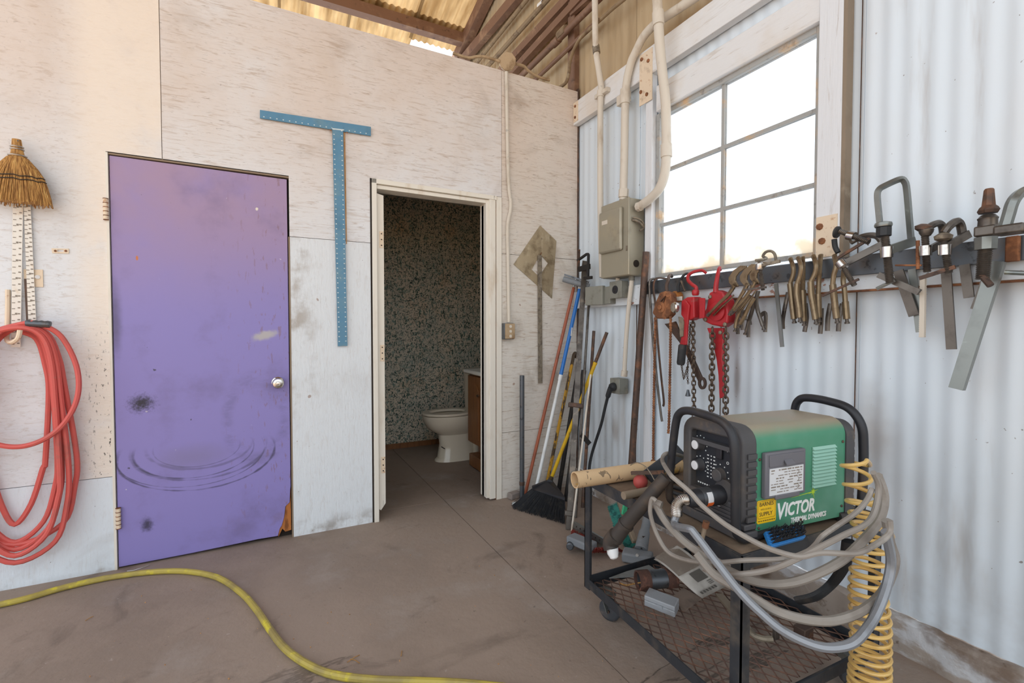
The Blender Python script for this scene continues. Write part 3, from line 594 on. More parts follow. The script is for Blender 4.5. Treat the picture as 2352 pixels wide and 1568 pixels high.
# bent hook and red hose coil
hk = [BW(18, 665, -.011), BW(18, 700, -.011), BW(17, 740, -.011), BW(16, 766, -.014), BW(16, 780, -.045), BW(22, 786, -.075), BW(32, 784, -.102), BW(42, 775, -.126), BW(46, 758, -.130)]
tag(MB().tube(catmull(hk, 6), .009, 8).build('wall_hook', 'rust_cream', origin=BW(18, 680, -.01)), 'bent rusty steel hook holding the red hose', 'hook')
mk('red_rubber', '#cf5a52', [D(c='#8f5a50', s=5, lo=.5, hi=.72, amt=.7), D(c='#a8766a', s=22, lo=.6, hi=.7, amt=.4)], rough=.55)
HP = []
def hl(pts): HP.extend(pts)
def hloop(xr, yr, ybot, xb, Yd, top=745, left=-1):
    # right side goes down, round the bottom, and back up on the left
    c = 38
    pr_ = [(c + 4, top, Yd), (c + (xr - c) * .62, top + 18, Yd), (c + (xr - c) * .88, top + 75, Yd), (xr, yr, Yd), (xb, yr + 160, Yd + .006), (xb - 5, ybot - 130, Yd + .008), (xb - 32, ybot - 48, Yd), (c - 4, ybot, Yd - .005)]
    pl_ = [(2 * c - x_, y_ + 6, Yd + .004) for x_, y_, _ in reversed(pr_[1:-1])]
    hl(pr_ + pl_)
hloop(112, 900, 1204, 104, -.035, 760); hloop(122, 895, 1245, 132, -.055, 752); hloop(134, 905, 1262, 142, -.07, 750); hloop(140, 915, 1292, 158, -.085, 748); hloop(128, 935, 1276, 138, -.10, 752); hloop(148, 885, 1250, 176, -.06, 746)
HP += [(60, 742, -.09), (98, 747, -.085), (140, 772, -.08), (172, 830, -.085), (181, 885, -.10), (170, 935, -.115), (140, 980, -.12), (98, 1010, -.12), (50, 1025, -.115), (0, 1022, -.11), (-60, 1000, -.10)]
rh = thing('air_hose', 'coiled red rubber air hose hanging on the wall by the purple door', 'hose', BW(60, 1295, -.06))
MB().tube(catmull([BW(*p) for p in HP], 5), .0108, 8).build('hose', 'red_rubber', rh)
MB().tube([BW(60 + 7 * k, 742.5 + .35 * k, -.09) + Vector((0, 0, .001 * (k % 2))) for k in range(9)], [.0165 if k % 2 else .0145 for k in range(9)], 10).build('strain_relief_spring', 'dark_steel', rh)
# pvc conduit, switch box, round junction box on the wall top
mk('conduit_paint', '#d5cbbc', [D(c='#a38c70', s=9, st=(1, 1, .4), lo=.5, hi=.72, amt=.7), D(c='#7a7a78', s=14, lo=.62, hi=.72, amt=.5)], rough=.6)
mk('dusty_beige', '#b39a7a', [D(c='#8d7355', s=14, lo=.45, hi=.7)], rough=.95, bump=(40, .5))
cp = [(1163, 165), (1165, 300), (1168, 420), (1173, 462), (1172, 485), (1166, 520), (1167, 600), (1169, 740)]
tag(MB().tube(catmull([BW(*p, -.016) for p in cp], 5), .0115, 10).build('conduit', 'conduit_paint'), 'thin white conduit running down the plywood to the small outlet box', 'conduit')
ob = thing('outlet_box', 'small dusty brown outlet box at the foot of the white conduit', 'outlet', BW(1168, 780, 0))
bx0 = BW(1158, 742, -.045); bx1 = BW(1181, 779, -.045)
MB().bx(bx0.x, bx1.x, -.045, 0, bx1.z, bx0.z).build('box', 'dark_steel', ob, bevel=.004)
MB().bx(bx0.x + .006, bx1.x + .004, -.05, -.045, bx1.z + .004, bx0.z - .002).build('cover', 'dusty_beige', ob, bevel=.004)
for k in (.2, .5, .8): MB().cyl(((bx0.x + bx1.x) / 2 + .008, -.05, bx1.z + (bx0.z - bx1.z) * k), ((bx0.x + bx1.x) / 2 + .008, -.053, bx1.z + (bx0.z - bx1.z) * k), .010, n=14).build('knockout', 'conduit_paint', ob)
jb = thing('junction_box', 'round dust-caked junction box on top of the plywood wall', 'junction box', BW(1166, 158, -.02))
jc = BW(1166, 143, -.02); nrm = (CAM - jc).normalized(); nrm = Vector((nrm.x * .2 - .3, nrm.y, -.25)).normalized()
MB().lathe([(.052, 0), (.055, .01), (.055, .04), (.045, .05)], jc - nrm * .03, nrm, 14).build('body', 'rust_cream', jb); MB().lathe([(.058, 0), (.056, .006), (.03, .010)], jc + nrm * .021, nrm, 9).build('cover', 'dusty_beige', jb)
cpts = [BW(1040, 122, .05), BW(1075, 133, .03), BW(1095, 130, .02), BW(1115, 131, .01), BW(1148, 141, -.02)]
tag(MB().tube(catmull(cpts, 5), .010, 8).build('cable', 'dusty_beige'), 'dusty flexible cable left of the round junction box', 'cable')
cpts = [BW(1185, 147, -.02), BW(1203, 152, .0), BW(1214, 163, .01), BW(1235, 176, .02), BW(1262, 184, .03)]
tag(MB().tube(catmull(cpts, 5), .010, 8).build('cable', 'dusty_beige'), 'dusty flexible cable right of the round junction box', 'cable')
# metal plate with a square hole and the steel rule in front of it
mk('brass_sheet', '#b3a184', [D(c='#8b7a60', s=10, lo=.45, hi=.65, det=6), D(c='#d0c2a6', s=6, st=(2, 1, 1), lo=.55, hi=.72, amt=.7), D(c='#6d6052', s=30, lo=.62, hi=.72, amt=.5)], rough=.4, metal=.55)
z3 = zm(1140, 500, .2424); Y = -.006
tag(MB().ring([BW(*z3(*p), Y) for p in ((415, 72), (570, 220), (527, 764), (165, 440))], [BW(*z3(*p), Y) for p in ((418, 345), (490, 430), (405, 560), (335, 490))], (0, .0025, 0)).build('metal_plate', 'brass_sheet', smooth=0), 'tarnished angular sheet metal plate with a square hole nailed to the wall', 'plate')
mk('old_rule', '#8f8371', [D(c='#6b6054', s=30, lo=.45, hi=.65), D(c='#b3a690', s=12, lo=.55, hi=.7, amt=.6)], rough=.6, metal=.35)
c = [BW(*z3(*p), -.012) for p in ((392, 355), (432, 355), (438, 1568), (398, 1568))]
tag(MB().prism(c, (0, .002, 0)).build('steel_rule', 'old_rule', smooth=0), 'long dull steel rule hanging in front of the angular metal plate', 'ruler')
tag(MB().cyl(BW(*z3(418, 352), 0), BW(*z3(428, 330), -.04), .003, n=8).build('nail', 'rust', origin=BW(*z3(420, 345), -.01)), 'rusty nail holding the steel rule over the angular plate', 'nail')

# ================================================================ UPPER RIGHT: column, girts, pipes
z22 = zm(1030, 0, .2423); z5 = zm(1310, 0, .306); z6 = zm(1310, 430, .3189)
mk('dusty_pipe', '#8a7458', [D(c='#6b5540', s=10, lo=.45, hi=.7), D(c='#a8977b', s=16, lo=.58, hi=.72, amt=.6)], rough=.8)
col = MB(); a = BW(1310, 100, .06); b_ = BW(1334, 100, .06); zc = BW(1320, 215, .06).z
col.bx(a.x, b_.x - .004, .015, .10, 2.6, 4.9); struct(col.build('trim_3', 'brown_steel', bevel=.01), 'brown steel column in the corner above the partition')
o = struct(MB().prism([RW(*z22(*p), -.05) for p in ((1150, 150), (1320, 0), (1150, 0))], (.03, 0, 0)).build('trim_4', 'brown_steel', smooth=0), 'brown steel gusset plate on the corner column')
for nm, pa, pb, wd, hh, X in (('trim_5', (178, 530), (625, 0), .06, .10, -.05), ('trim_6', (620, 540), (1120, 0), .04, .07, -.03), ('trim_7', (690, 600), (1190, 60), .05, .06, -.04)):
    p = RW(*z22(*pa), X); q = RW(*z22(*pb), X); dv = (q - p); dv.x = 0
    struct(MB().bar(p - dv * .35, q + dv * .6, wd, hh).build(nm, 'brown_steel'), {'trim_5': 'uppermost', 'trim_6': 'middle', 'trim_7': 'lowest'}[nm] + ' brown steel girt running along the gable wall')
def wallpipe(pts, X, r, mt, name, lab, cat='pipe', ext=(0, 0), sm=6, **k):
    P = [RW(*p, X if not isinstance(X, (list, tuple)) else X[i]) for i, p in enumerate(pts)]
    if ext[0]: P.insert(0, P[0] + (P[0] - P[1]).normalized() * ext[0])
    if ext[1]: P.append(P[-1] + (P[-1] - P[-2]).normalized() * ext[1])
    return tag(MB().tube(catmull(P, sm), r, 10).build(name, mt), lab, cat)
wallpipe([z22(320, 530), z22(740, 0)], -.04, .020, 'dusty_pipe', 'conduit', 'dusty beige conduit along the gable, nearest the roof', 'conduit', (.5, .6))
c_tape = wallpipe([z22(470, 520), z22(935, 0)], -.05, .022, 'dusty_pipe', 'conduit', 'dusty beige conduit with a taped joint behind the round junction box', 'conduit', (.4, .5))
p_ = RW(*z22(880, 45), -.05); dr = (RW(*z22(935, 0), -.05) - p_).normalized(); MB().pipe(p_ - dr * .03, p_ + dr * .04, .0242, .0222).build('tape_wrap', 'white_wood', c_tape)
wp = thing('water_pipe', 'thick rusty brown pipe with a threaded union by the corner column', 'pipe', RW(*z22(720, 690), -.08))
p, q = RW(*z22(720, 690), -.08), RW(*z22(1360, 55), -.08); dv = (q - p).normalized()
MB().cyl(p - dv * .15, q + dv * .9, .024, n=14).build('pipe', 'brown_steel', wp)
m_ = RW(*z22(1085, 310), -.08); MB().lathe([(.03, -.05), (.036, -.045), (.036, .045), (.03, .05)], m_, dv, 8).build('union', 'dusty_pipe', wp); m_ = RW(*z22(1020, 395), -.08); MB().lathe([(.030, -.04), (.030, .04)], m_, dv, 14).build('coupling', 'brown_steel', wp)
wallpipe([z22(835, 745), z22(1360, 250)], -.05, .017, 'brown_steel', 'pipe', 'thin rusty brown pipe low over the partition in the corner', 'pipe', (.1, .05))
wallpipe([z22(1700, -35), z22(1560, 80), z22(1400, 225), z22(1260, 350), z22(1190, 470), z22(1150, 590), z22(1142, 680), z22(1115, 780), z22(1050, 830)], [-.084] * 5 + [-.112] * 4, .012, 'dusty_pipe', 'flexible_conduit', 'thin S-bent conduit curving down over the partition beside the column', 'conduit', (.8, 0))
# conduits over the girt
c1 = thing('conduit', 'straight off-white conduit nearest the corner, strapped to the girt', 'conduit', RW(1382, 650, -.068))
P = [RW(*z5(*p), x_) for p, x_ in (((178, -500), -.125), ((185, 0), -.125), ((190, 340), -.105), ((213, 520), -.085), ((232, 660), -.070), ((227, 740), -.068), ((225, 1000), -.068), ((226, 1568), -.068), ((240, 2080), -.068))]
MB().tube(catmull(P, 5), .020, 12).build('pipe', 'conduit_paint', c1)
def coupler(parent, pts, X, r, mt='conduit_paint', n=12, nm='coupling'):
    p, q = RW(*pts[0], X), RW(*pts[1], X); return MB().cyl(p, q, r, n=n).build(nm, mt, parent)
coupler(c1, (z5(190, 345), z5(198, 400)), -.1, .0245, 'old_rule'); coupler(c1, (z5(228, 680), z5(227, 728)), -.068, .025)
p = RW(*z5(228, 700), -.07); MB().bx(-.075, -.045, p.y - .07, p.y + .065, p.z - .014, p.z + .014).build('strap', 'conduit_paint', c1, bevel=.003)
c2 = thing('conduit', 'off-white conduit rising from the switch box and curving right to the roof', 'conduit', RW(1438, 455, -.07))
P = [RW(*z5(*p), -.076) for p in ((396, 1500), (405, 1200), (410, 900), (414, 720), (425, 600), (455, 470), (490, 390), (540, 290), (600, 215), (680, 150), (790, 78), (930, -15), (1200, -200))]
MB().tube(catmull(P, 5), .024, 12).build('pipe', 'conduit_paint', c2)
coupler(c2, (z5(410, 780), z5(413, 670)), -.076, .031); coupler(c2, (z5(398, 1480), z5(401, 1420)), -.076, .031, n=8, nm='connector')
p = RW(*z5(410, 730), -.07); MB().bx(-.08, -.0455, p.y - .03, p.y + .07, p.z - .03, p.z + .03).build('strap', 'conduit_paint', c2, bevel=.003)
c3 = thing('conduit', 'off-white conduit swinging past the window into the side of the switch box', 'conduit', RW(1466, 474, -.07))
P = [RW(*z5(*p), X) for p, X in (((640, -300), -.16), ((652, 0), -.16), ((660, 150), -.16), ((672, 350), -.145), ((695, 580), -.115), ((714, 760), -.09), ((720, 960), -.08), ((720, 1180), -.08), ((705, 1320), -.08), ((665, 1420), -.078), ((600, 1490), -.076), ((524, 1546), -.076))]
MB().tube(catmull(P, 6), .026, 12).build('pipe', 'conduit_paint', c3)
coupler(c3, (z5(720, 1085), z5(721, 1180)), -.08, .031); coupler(c3, (z5(658, 90), z5(662, 190)), -.16, .031); coupler(c3, (z5(530, 1545), z5(508, 1553)), -.076, .029, n=8, nm='connector')
# ---- switch box
mk('switch_grey', '#a39c8a', [D(c='#b5a68a', s=3, lo=.45, hi=.7, amt=.7), D(c='#7f7767', s=7, lo=.55, hi=.75, amt=.5), D(c='#8d9a94', s=4, lo=.55, hi=.7, amt=.5)], rough=.45, metal=.25)
mk('box_grey', '#8f8e84', [D(c='#6f6a5f', s=9, lo=.45, hi=.7), D(c='#a59c8a', s=6, lo=.55, hi=.7, amt=.6)], rough=.6, metal=.2)
mk('cord_black', '#2b2c2e', [D(c='#5a5148', s=14, lo=.5, hi=.75, amt=.6)], rough=.6)
sb = thing('switch_box', 'large dusty grey electrical disconnect box with raised door panel', 'switch box', (-.04, -.57, 1.50))
by0, by1, bz0, bz1, bxf = -.44, -.70, 1.503, 1.968, -.122
MB().bx(bxf + .004, -.001, by0, by1, bz0, bz1).build('body', 'switch_grey', sb, bevel=.006)
MB().bx(bxf - .004, bxf + .006, by0 + .004, by1 - .003, bz0 + .002, bz1 + .004).build('cover', 'switch_grey', sb, bevel=.005)
MB().bx(bxf - .028, bxf - .002, by0 + .002, by1 + .045, 1.66, 1.925).build('raised_panel', 'switch_grey', sb, bevel=.02)
MB().bx(bxf - .0292, bxf - .027, -.475, -.53, 1.84, 1.865).build('name_plate', 'conduit_paint', sb)
MB().tube(catmull([(-.10, by1 - .004, 1.835), (-.085, by1 - .02, 1.828), (-.055, by1 - .03, 1.81), (-.03, by1 - .03, 1.79), (-.035, by1 - .03, 1.785), (-.06, by1 - .025, 1.77)], 5), .007, 8).build('switch_lever', 'old_rule', sb)
MB().tube(catmull([(-.10, by1 - .008, 1.848), (-.08, by1 - .022, 1.843), (-.05, by1 - .03, 1.828), (-.025, by1 - .03, 1.80)], 5), .006, 8).build('switch_lever', 'old_rule', sb)
MB().cyl((-.065, by1 + .001, 1.575), (-.065, by1 - .003, 1.575), .022, n=20).build('knockout', 'dark_gap', sb)
MB().bx(bxf - .007, bxf - .004, by1 + .008, by1 + .02, 1.65, 1.68).build('latch', 'old_rule', sb)
# small boxes under it
jy = lambda x, X: RW(x, 690, X).y
o = thing('junction_box', 'small grey junction box with a tilted cover on the ledge, left of the outlet', 'junction box', (-.06, -.25, 1.34))
y0_, y1_ = RW(1352, 690, -.10).y, RW(1385, 690, -.10).y
MB().bx(-.085, -.036, y0_ + .03, RW(1405, 690, -.07).y, 1.342, 1.455).build('body', 'box_grey', o, bevel=.003)
cv = MB().box((-.105, (y0_ + y1_) / 2, 1.400), (.03, abs(y1_ - y0_), .125), Matrix.Rotation(.16, 3, 'Z')).build('cover', 'box_grey', o, bevel=.003)
o = thing('outlet_box', 'grey steel outlet box with a round black socket under the switch box', 'outlet', (-.06, -.53, 1.375))
y0_, y1_ = -.487, -.60
MB().bx(-.09, -.036, y0_, y1_, 1.375, 1.478).build('body', 'box_grey', o, bevel=.003); fc = MB().bx(-.094, -.09, y0_ + .003, y1_ - .003, 1.372, 1.481).build('face_plate', 'box_grey', o, bevel=.002)
MB().cyl((-.094, -.542, 1.427), (-.098, -.542, 1.427), .026, n=20).build('socket', 'black_plastic', fc)
for dy in (-.008, .008): MB().bx(-.0992, -.098, -.542 + dy - .0015, -.542 + dy + .0015, 1.424, 1.438).build('slot', 'dark_gap', fc)
MB().cyl((-.0992, -.542, 1.415), (-.098, -.542, 1.415), .004, n=8).build('slot', 'dark_gap', fc)
MB().tube(catmull([(-.06, -.53, 1.475), (-.06, -.525, 1.492), (-.06, -.53, 1.505)], 3), .014, 10).build('nipple', 'conduit_paint', o)
c4 = thing('conduit', 'dirty white conduit from under the switch box down to the plug socket', 'conduit', RW(*z6(385, 1345), -.06))
P = [RW(*z6(*p), -.058) for p in ((442, 615), (440, 690), (428, 790), (412, 960), (400, 1130), (388, 1350))]
MB().tube(catmull(P, 5), .014, 10).build('pipe', 'conduit_paint', c4); coupler(c4, (z6(443, 622), z6(441, 670)), -.058, .019, 'box_grey'); coupler(c4, (z6(391, 1320), z6(387, 1360)), -.058, .02)
o = thing('outlet_box', 'dirty grey outlet box with a black plug low on the metal wall', 'outlet', RW(*z6(350, 1490), -.04))
fa = RW(*z6(285, 1372), -.085); fb = RW(*z6(352, 1492), -.085)
MB().bx(-.085, -.012, fa.y, fb.y, fb.z, fa.z).build('body', 'box_grey', o, bevel=.003)
pg = tag(MB().lathe([(.026, 0), (.028, .006), (.026, .02), (.022, .03), (.012, .034)], (-.086, (fa.y + fb.y) / 2, (fa.z + fb.z) / 2 - .004), (-1, .15, -.1), 16).build('plug', 'cord_black'), 'black angled plug in the low outlet box', 'plug')
z42 = zm(1140, 850, .287)
P = [RW(*z42(*p), X) for p, X in (((915, 140), -.125), ((898, 190), -.125), ((870, 300), -.12), ((840, 430), -.12), ((795, 570), -.12), ((762, 680), -.13), ((745, 780), -.15), ((742, 900), -.17))]
tag(MB().tube(catmull(P, 6), [.017] * 8 + [.010] * (len(catmull(P, 6)) - 8), 10).build('power_cord', 'cord_black'), 'black power cord hanging from the low outlet box', 'cord')
p, q = RW(*z6(546, 465), -.075), RW(1450, 1072, -.11)
pp_ = tag(MB().cyl(p, q + (q - p) * .28, .020, n=14).build('pipe', 'rust_steel'), 'long brown steel pipe leaning upright left of the tool rail', 'pipe')
# ================================================================ TOOL RAIL
rl = thing('tool_rail', 'long dark flat steel bar mounted along the wall for hanging clamps', 'rail', (-.046, -2.0, 1.383))
MB().bx(-.056, -.047, -.775, -3.3, 1.383, 1.458).build('flat_bar', 'dark_steel', rl, bevel=.002)
for y in (-.9, -1.5, -2.1, -2.7): MB().bx(-.047, -.034, y - .02, y + .02, 1.39, 1.45).build('standoff', 'rust_steel', rl)
z8 = zm(1470, 590, .2361); z1 = zm(1720, 480, .2168); z2 = zm(1960, 380, .3445)
mk('red_paint', '#b3262c', [D(c='#7d1f22', s=12, lo=.5, hi=.72, amt=.6), D(c='#8f6a5f', s=20, lo=.6, hi=.72, amt=.6)], rough=.4)
mk('gold_metal', '#8f7c62', [D(c='#5f4b36', s=14, lo=.45, hi=.7), D(c='#b79c72', s=22, lo=.58, hi=.72, amt=.8)], rough=.4, metal=.7)
mk('chain_steel', '#57493f', [D(c='#7d6a58', s=30, lo=.45, hi=.65)], rough=.5, metal=.6)
mk('zinc', '#8b8e8a', [D(c='#7d7f7c', s=9, lo=.45, hi=.7), D(c='#b8bfb8', s=14, lo=.58, hi=.72, amt=.6), D(c='#a48a5e', s=10, lo=.62, hi=.75, amt=.5)], rough=.35, metal=.75)
mk('worn_steel', '#6f6861', [D(c='#4d4641', s=12, lo=.45, hi=.7), D(c='#97897b', s=20, lo=.58, hi=.72, amt=.7)], rough=.4, metal=.7)
def R_(z, pts, X): return [RW(*z(*p), X[i] if isinstance(X, (list, tuple)) else X) for i, p in enumerate(pts)]
# straps
tag(MB().tube(catmull(R_(z8, [(165, 212), (120, 215), (93, 250), (98, 400), (118, 700), (135, 900), (165, 1200), (200, 1500), (215, 1600)], [-.03, -.06, -.075, -.075, -.075, -.075, -.075, -.075, -.075]), 5), .007, 8).build('hanging_rod', 'worn_steel'), 'thin bent dark rod hooked over the left end of the rail', 'rod')
tag(MB().tube(catmull(R_(z8, [(260, 212), (180, 205), (140, 235), (132, 320), (150, 460), (165, 700), (185, 950), (210, 1200), (232, 1400), (225, 1450)], [-.03, -.065, -.08, -.085, -.085, -.085, -.085, -.085, -.085, -.085]), 5), .009, 8, flat=.5).build('hanging_strap', 'rust_steel'), 'brown curved strap hanging behind the rusty chain hoist', 'strap')
# chain link master
def linkmesh(L, wd, r):
    P = []; hl_ = L / 2 - wd / 2
    for k in range(9): a = math.pi * k / 8; P.append((math.cos(a) * wd / 2, 0, hl_ + math.sin(a) * wd / 2))
    for k in range(9): a = math.pi + math.pi * k / 8; P.append((math.cos(a) * wd / 2, 0, -hl_ + math.sin(a) * wd / 2))
    return MB().tube(P, r, 6, True)
def chain(parent, p, q, L, wd, r, mt='chain_steel', ry=.5):
    p, q = Vector(p), Vector(q); pitch = L - 2.0 * r; n = max(2, int((q - p).length / pitch)); d = (q - p).normalized(); first = None
    base = (Vector((0, 0, 1)).rotation_difference(d)).to_matrix()
    for k in range(n):
        c = p + d * (pitch * (k + .5)); M_ = base @ Matrix.Rotation(ry + (math.pi / 2 if k % 2 else 0), 3, 'Z')
        if first is None:
            b = linkmesh(L, wd, r); first = b.build('chain_link', mt, parent, local=True); o = first; ORG[o.name] = ORG[parent.name]
        else: o = bpy.data.objects.new('chain_link', first.data); COL.objects.link(o); o.parent = parent
        o.location = c - ORG[parent.name]; o.rotation_euler = M_.to_euler()
def rollerchain(parent, P, r, mt='rust', nm='roller_chain'):
    P = catmull(P, 12); Q = []; rs = []; acc = 0
    for a, b in zip(P, P[1:]):
        n = max(1, int((b - a).length / .0042))
        for k in range(n): Q.append(a.lerp(b, k / n)); rs.append(r if len(Q) % 3 else r * .62)
    return MB().tube(Q, rs, 6).build(nm, mt, parent)
# rusty chain hoist
h1 = thing('chain_hoist', 'rusty brown chain hoist with roller chains at the left end of the rail', 'hoist', RW(*z8(200, 600), -.11)); X = -.175
MB().tube(catmull(R_(z8, [(262, 335), (258, 280), (272, 230), (285, 184), (300, 176), (310, 192)], [-.155, -.155, -.14, -.09, -.058, -.036]), 5), [.009] * 26, 8).build('hook', 'rust_steel', h1)
MB().prism(R_(z8, [(190, 345), (240, 330), (292, 352), (305, 430), (292, 560), (250, 600), (165, 600), (118, 545), (150, 440)], X), (.045, 0, 0)).build('housing', 'rust', h1, bevel=.006, smooth=0)
MB().lathe([(.030, 0), (.030, .004), (.014, .006), (.014, .014), (.010, .017)], RW(*z8(205, 490), X), (-1, 0, 0), 18).build('centre_bolt', 'rust', h1)
MB().tube(R_(z8, [(200, 430), (245, 385), (225, 440)], X - .006), .004, 6).build('pawl', 'rust_steel', h1)
for x_ in ((150, 600), (240, 590), (270, 375)): MB().cyl(RW(*z8(*x_), X), RW(*z8(*x_), X - .008), .009, n=8).build('rivet', 'rust', h1)
rollerchain(h1, R_(z8, [(150, 600), (146, 800), (138, 1200), (132, 1568), (128, 2020)], -.152), .0085); rollerchain(h1, R_(z8, [(300, 500), (298, 650), (292, 1100), (283, 1568), (275, 1720)], -.158), .0085)
MB().lathe([(.008, 0), (.014, .01), (.014, .035), (.007, .04)], RW(*z8(128, 2040), -.152), (0, 0, 1), 10).build('end_stop', 'rust', h1)
# small orange hoist behind the red one
h2 = thing('chain_hoist', 'small dirty orange chain hoist with white name plate between the rusty and red hoists', 'hoist', RW(*z8(380, 460), -.09)); X = -.10
MB().tube(catmull(R_(z8, [(375, 340), (372, 290), (390, 240), (415, 190), (445, 165), (472, 163), (482, 180)], [-.09, -.09, -.08, -.078, -.066, -.050, -.036]), 5), .007, 8).build('hook', 'cord_black', h2); MB().tube(R_(z8, [(400, 230), (425, 300), (440, 330)], -.085), .006, 8).build('latch', 'chain_steel', h2)
mk('orange_paint', '#b5743a', [D(c='#7d5636', s=14, lo=.5, hi=.7)], rough=.6)
MB().lathe([(.030, 0), (.032, .01), (.032, .035), (.028, .045)], RW(*z8(380, 390), X + .045), (-1, 0, 0), 20).build('housing', 'orange_paint', h2); MB().bx(X - .003, X, RW(*z8(345, 400), X).y, RW(*z8(412, 400), X).y, RW(*z8(380, 425), X).z, RW(*z8(380, 385), X).z).build('name_plate', 'white_ruler', h2, bevel=.001)
P = R_(z8, [(480, 640), (478, 760), (470, 850), (440, 1000), (428, 1180), (402, 1080), (398, 1000)], -.10)
chain(h2, RW(*z8(490, 640), -.10), RW(*z8(460, 1150), -.10), .012, .008, .0016); chain(h2, RW(*z8(460, 1150), -.10), RW(*z8(468, 1235), -.10), .012, .008, .0016); chain(h2, RW(*z8(402, 1040), -.115), RW(*z8(425, 1190), -.11), .012, .008, .0016); chain(h2, RW(*z8(425, 1190), -.11), RW(*z8(470, 1040), -.105), .012, .008, .0016)
MB().lathe([(.006, .032), (.008, .02), (.014, 0), (.012, -.002)], RW(*z8(466, 1350), -.10), (.0, 0, 1), 10).build('pendant', 'dark_steel', h2)
# red lever hoist
def hookpts(z, pts, Xs, r0, r1):
    P = catmull(R_(z, pts, Xs), 6); n = len(P); return P, [r0 + (r1 - r0) * i / (n - 1) for i in range(n)]
h3 = thing('lever_hoist', 'red lever hoist with black rubber grip and chrome handwheel', 'hoist', RW(*z8(470, 610), -.12)); X = -.15
P, rs = hookpts(z8, [(545, 375), (545, 330), (545, 295), (505, 265), (468, 225), (470, 180), (510, 150), (560, 134), (605, 130), (645, 158)], [-.11, -.11, -.11, -.105, -.10, -.09, -.085, -.07, -.052, -.034], .010, .007)
MB().tube(P, rs, 10).build('hook', 'red_paint', h3); MB().lathe([(.014, 0), (.018, .008), (.018, .022), (.014, .03)], RW(*z8(540, 375), -.11), (0, 0, 1), 12).build('swivel', 'red_paint', h3)
MB().prism(R_(z8, [(400, 425), (455, 390), (525, 385), (530, 590), (480, 615), (440, 600), (400, 560)], X), (.055, 0, 0)).build('gear_housing', 'red_paint', h3, bevel=.006, smooth=0)
MB().prism(R_(z8, [(575, 395), (628, 400), (624, 590), (575, 600)], -.165), (.008, 0, 0)).build('side_plate', 'red_paint', h3, bevel=.002, smooth=0); MB().prism(R_(z8, [(535, 410), (572, 410), (572, 575), (535, 575)], -.10), (.02, 0, 0)).build('load_sheave', 'dark_steel', h3, smooth=0)
MB().lathe([(.012, .0), (.028, .004), (.029, .018), (.024, .024), (.010, .022)], RW(*z8(362, 490), X - .034), (-1, .3, 0), 18).build('handwheel', 'chrome', h3)
MB().prism(R_(z8, [(402, 430), (440, 420), (480, 470), (474, 520), (462, 640), (448, 855), (385, 855), (410, 720), (425, 600), (398, 560)], X - .012), (.012, 0, 0)).build('lever', 'red_paint', h3, bevel=.003, smooth=0)
MB().prism(R_(z8, [(372, 580), (412, 590), (425, 630), (418, 770), (390, 780), (378, 640)], X - .018), (.005, 0, 0)).build('rating_plate', 'old_rule', h3, smooth=0)
gp, gq = RW(*z8(415, 850), X - .006), RW(*z8(395, 1048), X - .006); MB().tube([gp, gp.lerp(gq, .06), gp.lerp(gq, .9), gq], [.018, .023, .023, .019], 12, flat=.9).build('grip', 'cord_black', h3)
chain(h3, RW(*z8(515, 600), -.115), RW(*z8(530, 1900), -.105), .028, .018, .0033)
# rusty wrench
wr_ = thing('wrench', 'long rusty wrench with a ring end hanging diagonally under the red hoist', 'wrench', RW(*z8(600, 1290), -.09)); X = -.085
MB().prism(R_(z8, [(300, 640), (340, 625), (400, 760), (455, 860), (520, 990), (600, 1170), (570, 1225), (520, 1120), (450, 960), (380, 830), (310, 740), (235, 650)], X), (.012, 0, 0)).build('shank', 'rust_steel', wr_, bevel=.003, smooth=0)
rc = RW(*z8(598, 1228), X); n = 20
MB().ring([rc + Vector((0, math.cos(2 * math.pi * k / n) * .024, math.sin(2 * math.pi * k / n) * .032)) for k in range(n)], [rc + Vector((0, math.cos(2 * math.pi * k / n) * .012, math.sin(2 * math.pi * k / n) * .018)) for k in range(n)], (.013, 0, 0)).build('ring_end', 'rust_steel', wr_, bevel=.002)
# second red lever hoist
h4 = thing('lever_hoist', 'larger red lever hoist with heavy chains and red steel handle', 'hoist', RW(*z8(720, 680), -.12)); X = -.125
P, rs = hookpts(z8, [(738, 345), (738, 300), (745, 240), (755, 180), (765, 130), (772, 105), (780, 112), (784, 130)], [-.12, -.12, -.115, -.105, -.09, -.075, -.056, -.044], .013, .006)
MB().tube(P, rs, 10).build('hook', 'red_paint', h4)
MB().prism(R_(z8, [(672, 345), (735, 320), (805, 345), (840, 420), (858, 540), (850, 640), (790, 680), (690, 660), (615, 625), (595, 590), (640, 500)], X), (.06, 0, 0)).build('housing', 'red_paint', h4, bevel=.008, smooth=0)
MB().lathe([(.045, 0), (.045, .010), (.034, .012), (.02, .014)], RW(*z8(755, 530), X), (-1, 0, 0), 22).build('gear_cover', 'red_paint', h4)
for p_ in ((685, 388), (640, 608), (830, 655), (785, 735)): MB().lathe([(.010, 0), (.010, .006), (.005, .009)], RW(*z8(*p_), X), (-1, 0, 0), 6).build('bolt', 'old_rule', h4)
MB().prism(R_(z8, [(648, 690), (805, 690), (808, 800), (800, 1000), (812, 1100), (815, 1370), (770, 1375), (760, 1150), (742, 1000), (700, 820)], X + .02), (.022, 0, 0)).build('lever', 'red_paint', h4, bevel=.004, smooth=0)
chain(h4, RW(*z8(705, 690), X - .01), RW(*z8(692, 1700), X + .015), .034, .022, .0042); chain(h4, RW(*z8(835, 690), X - .01), RW(*z8(832, 1700), X + .015), .034, .022, .0042)
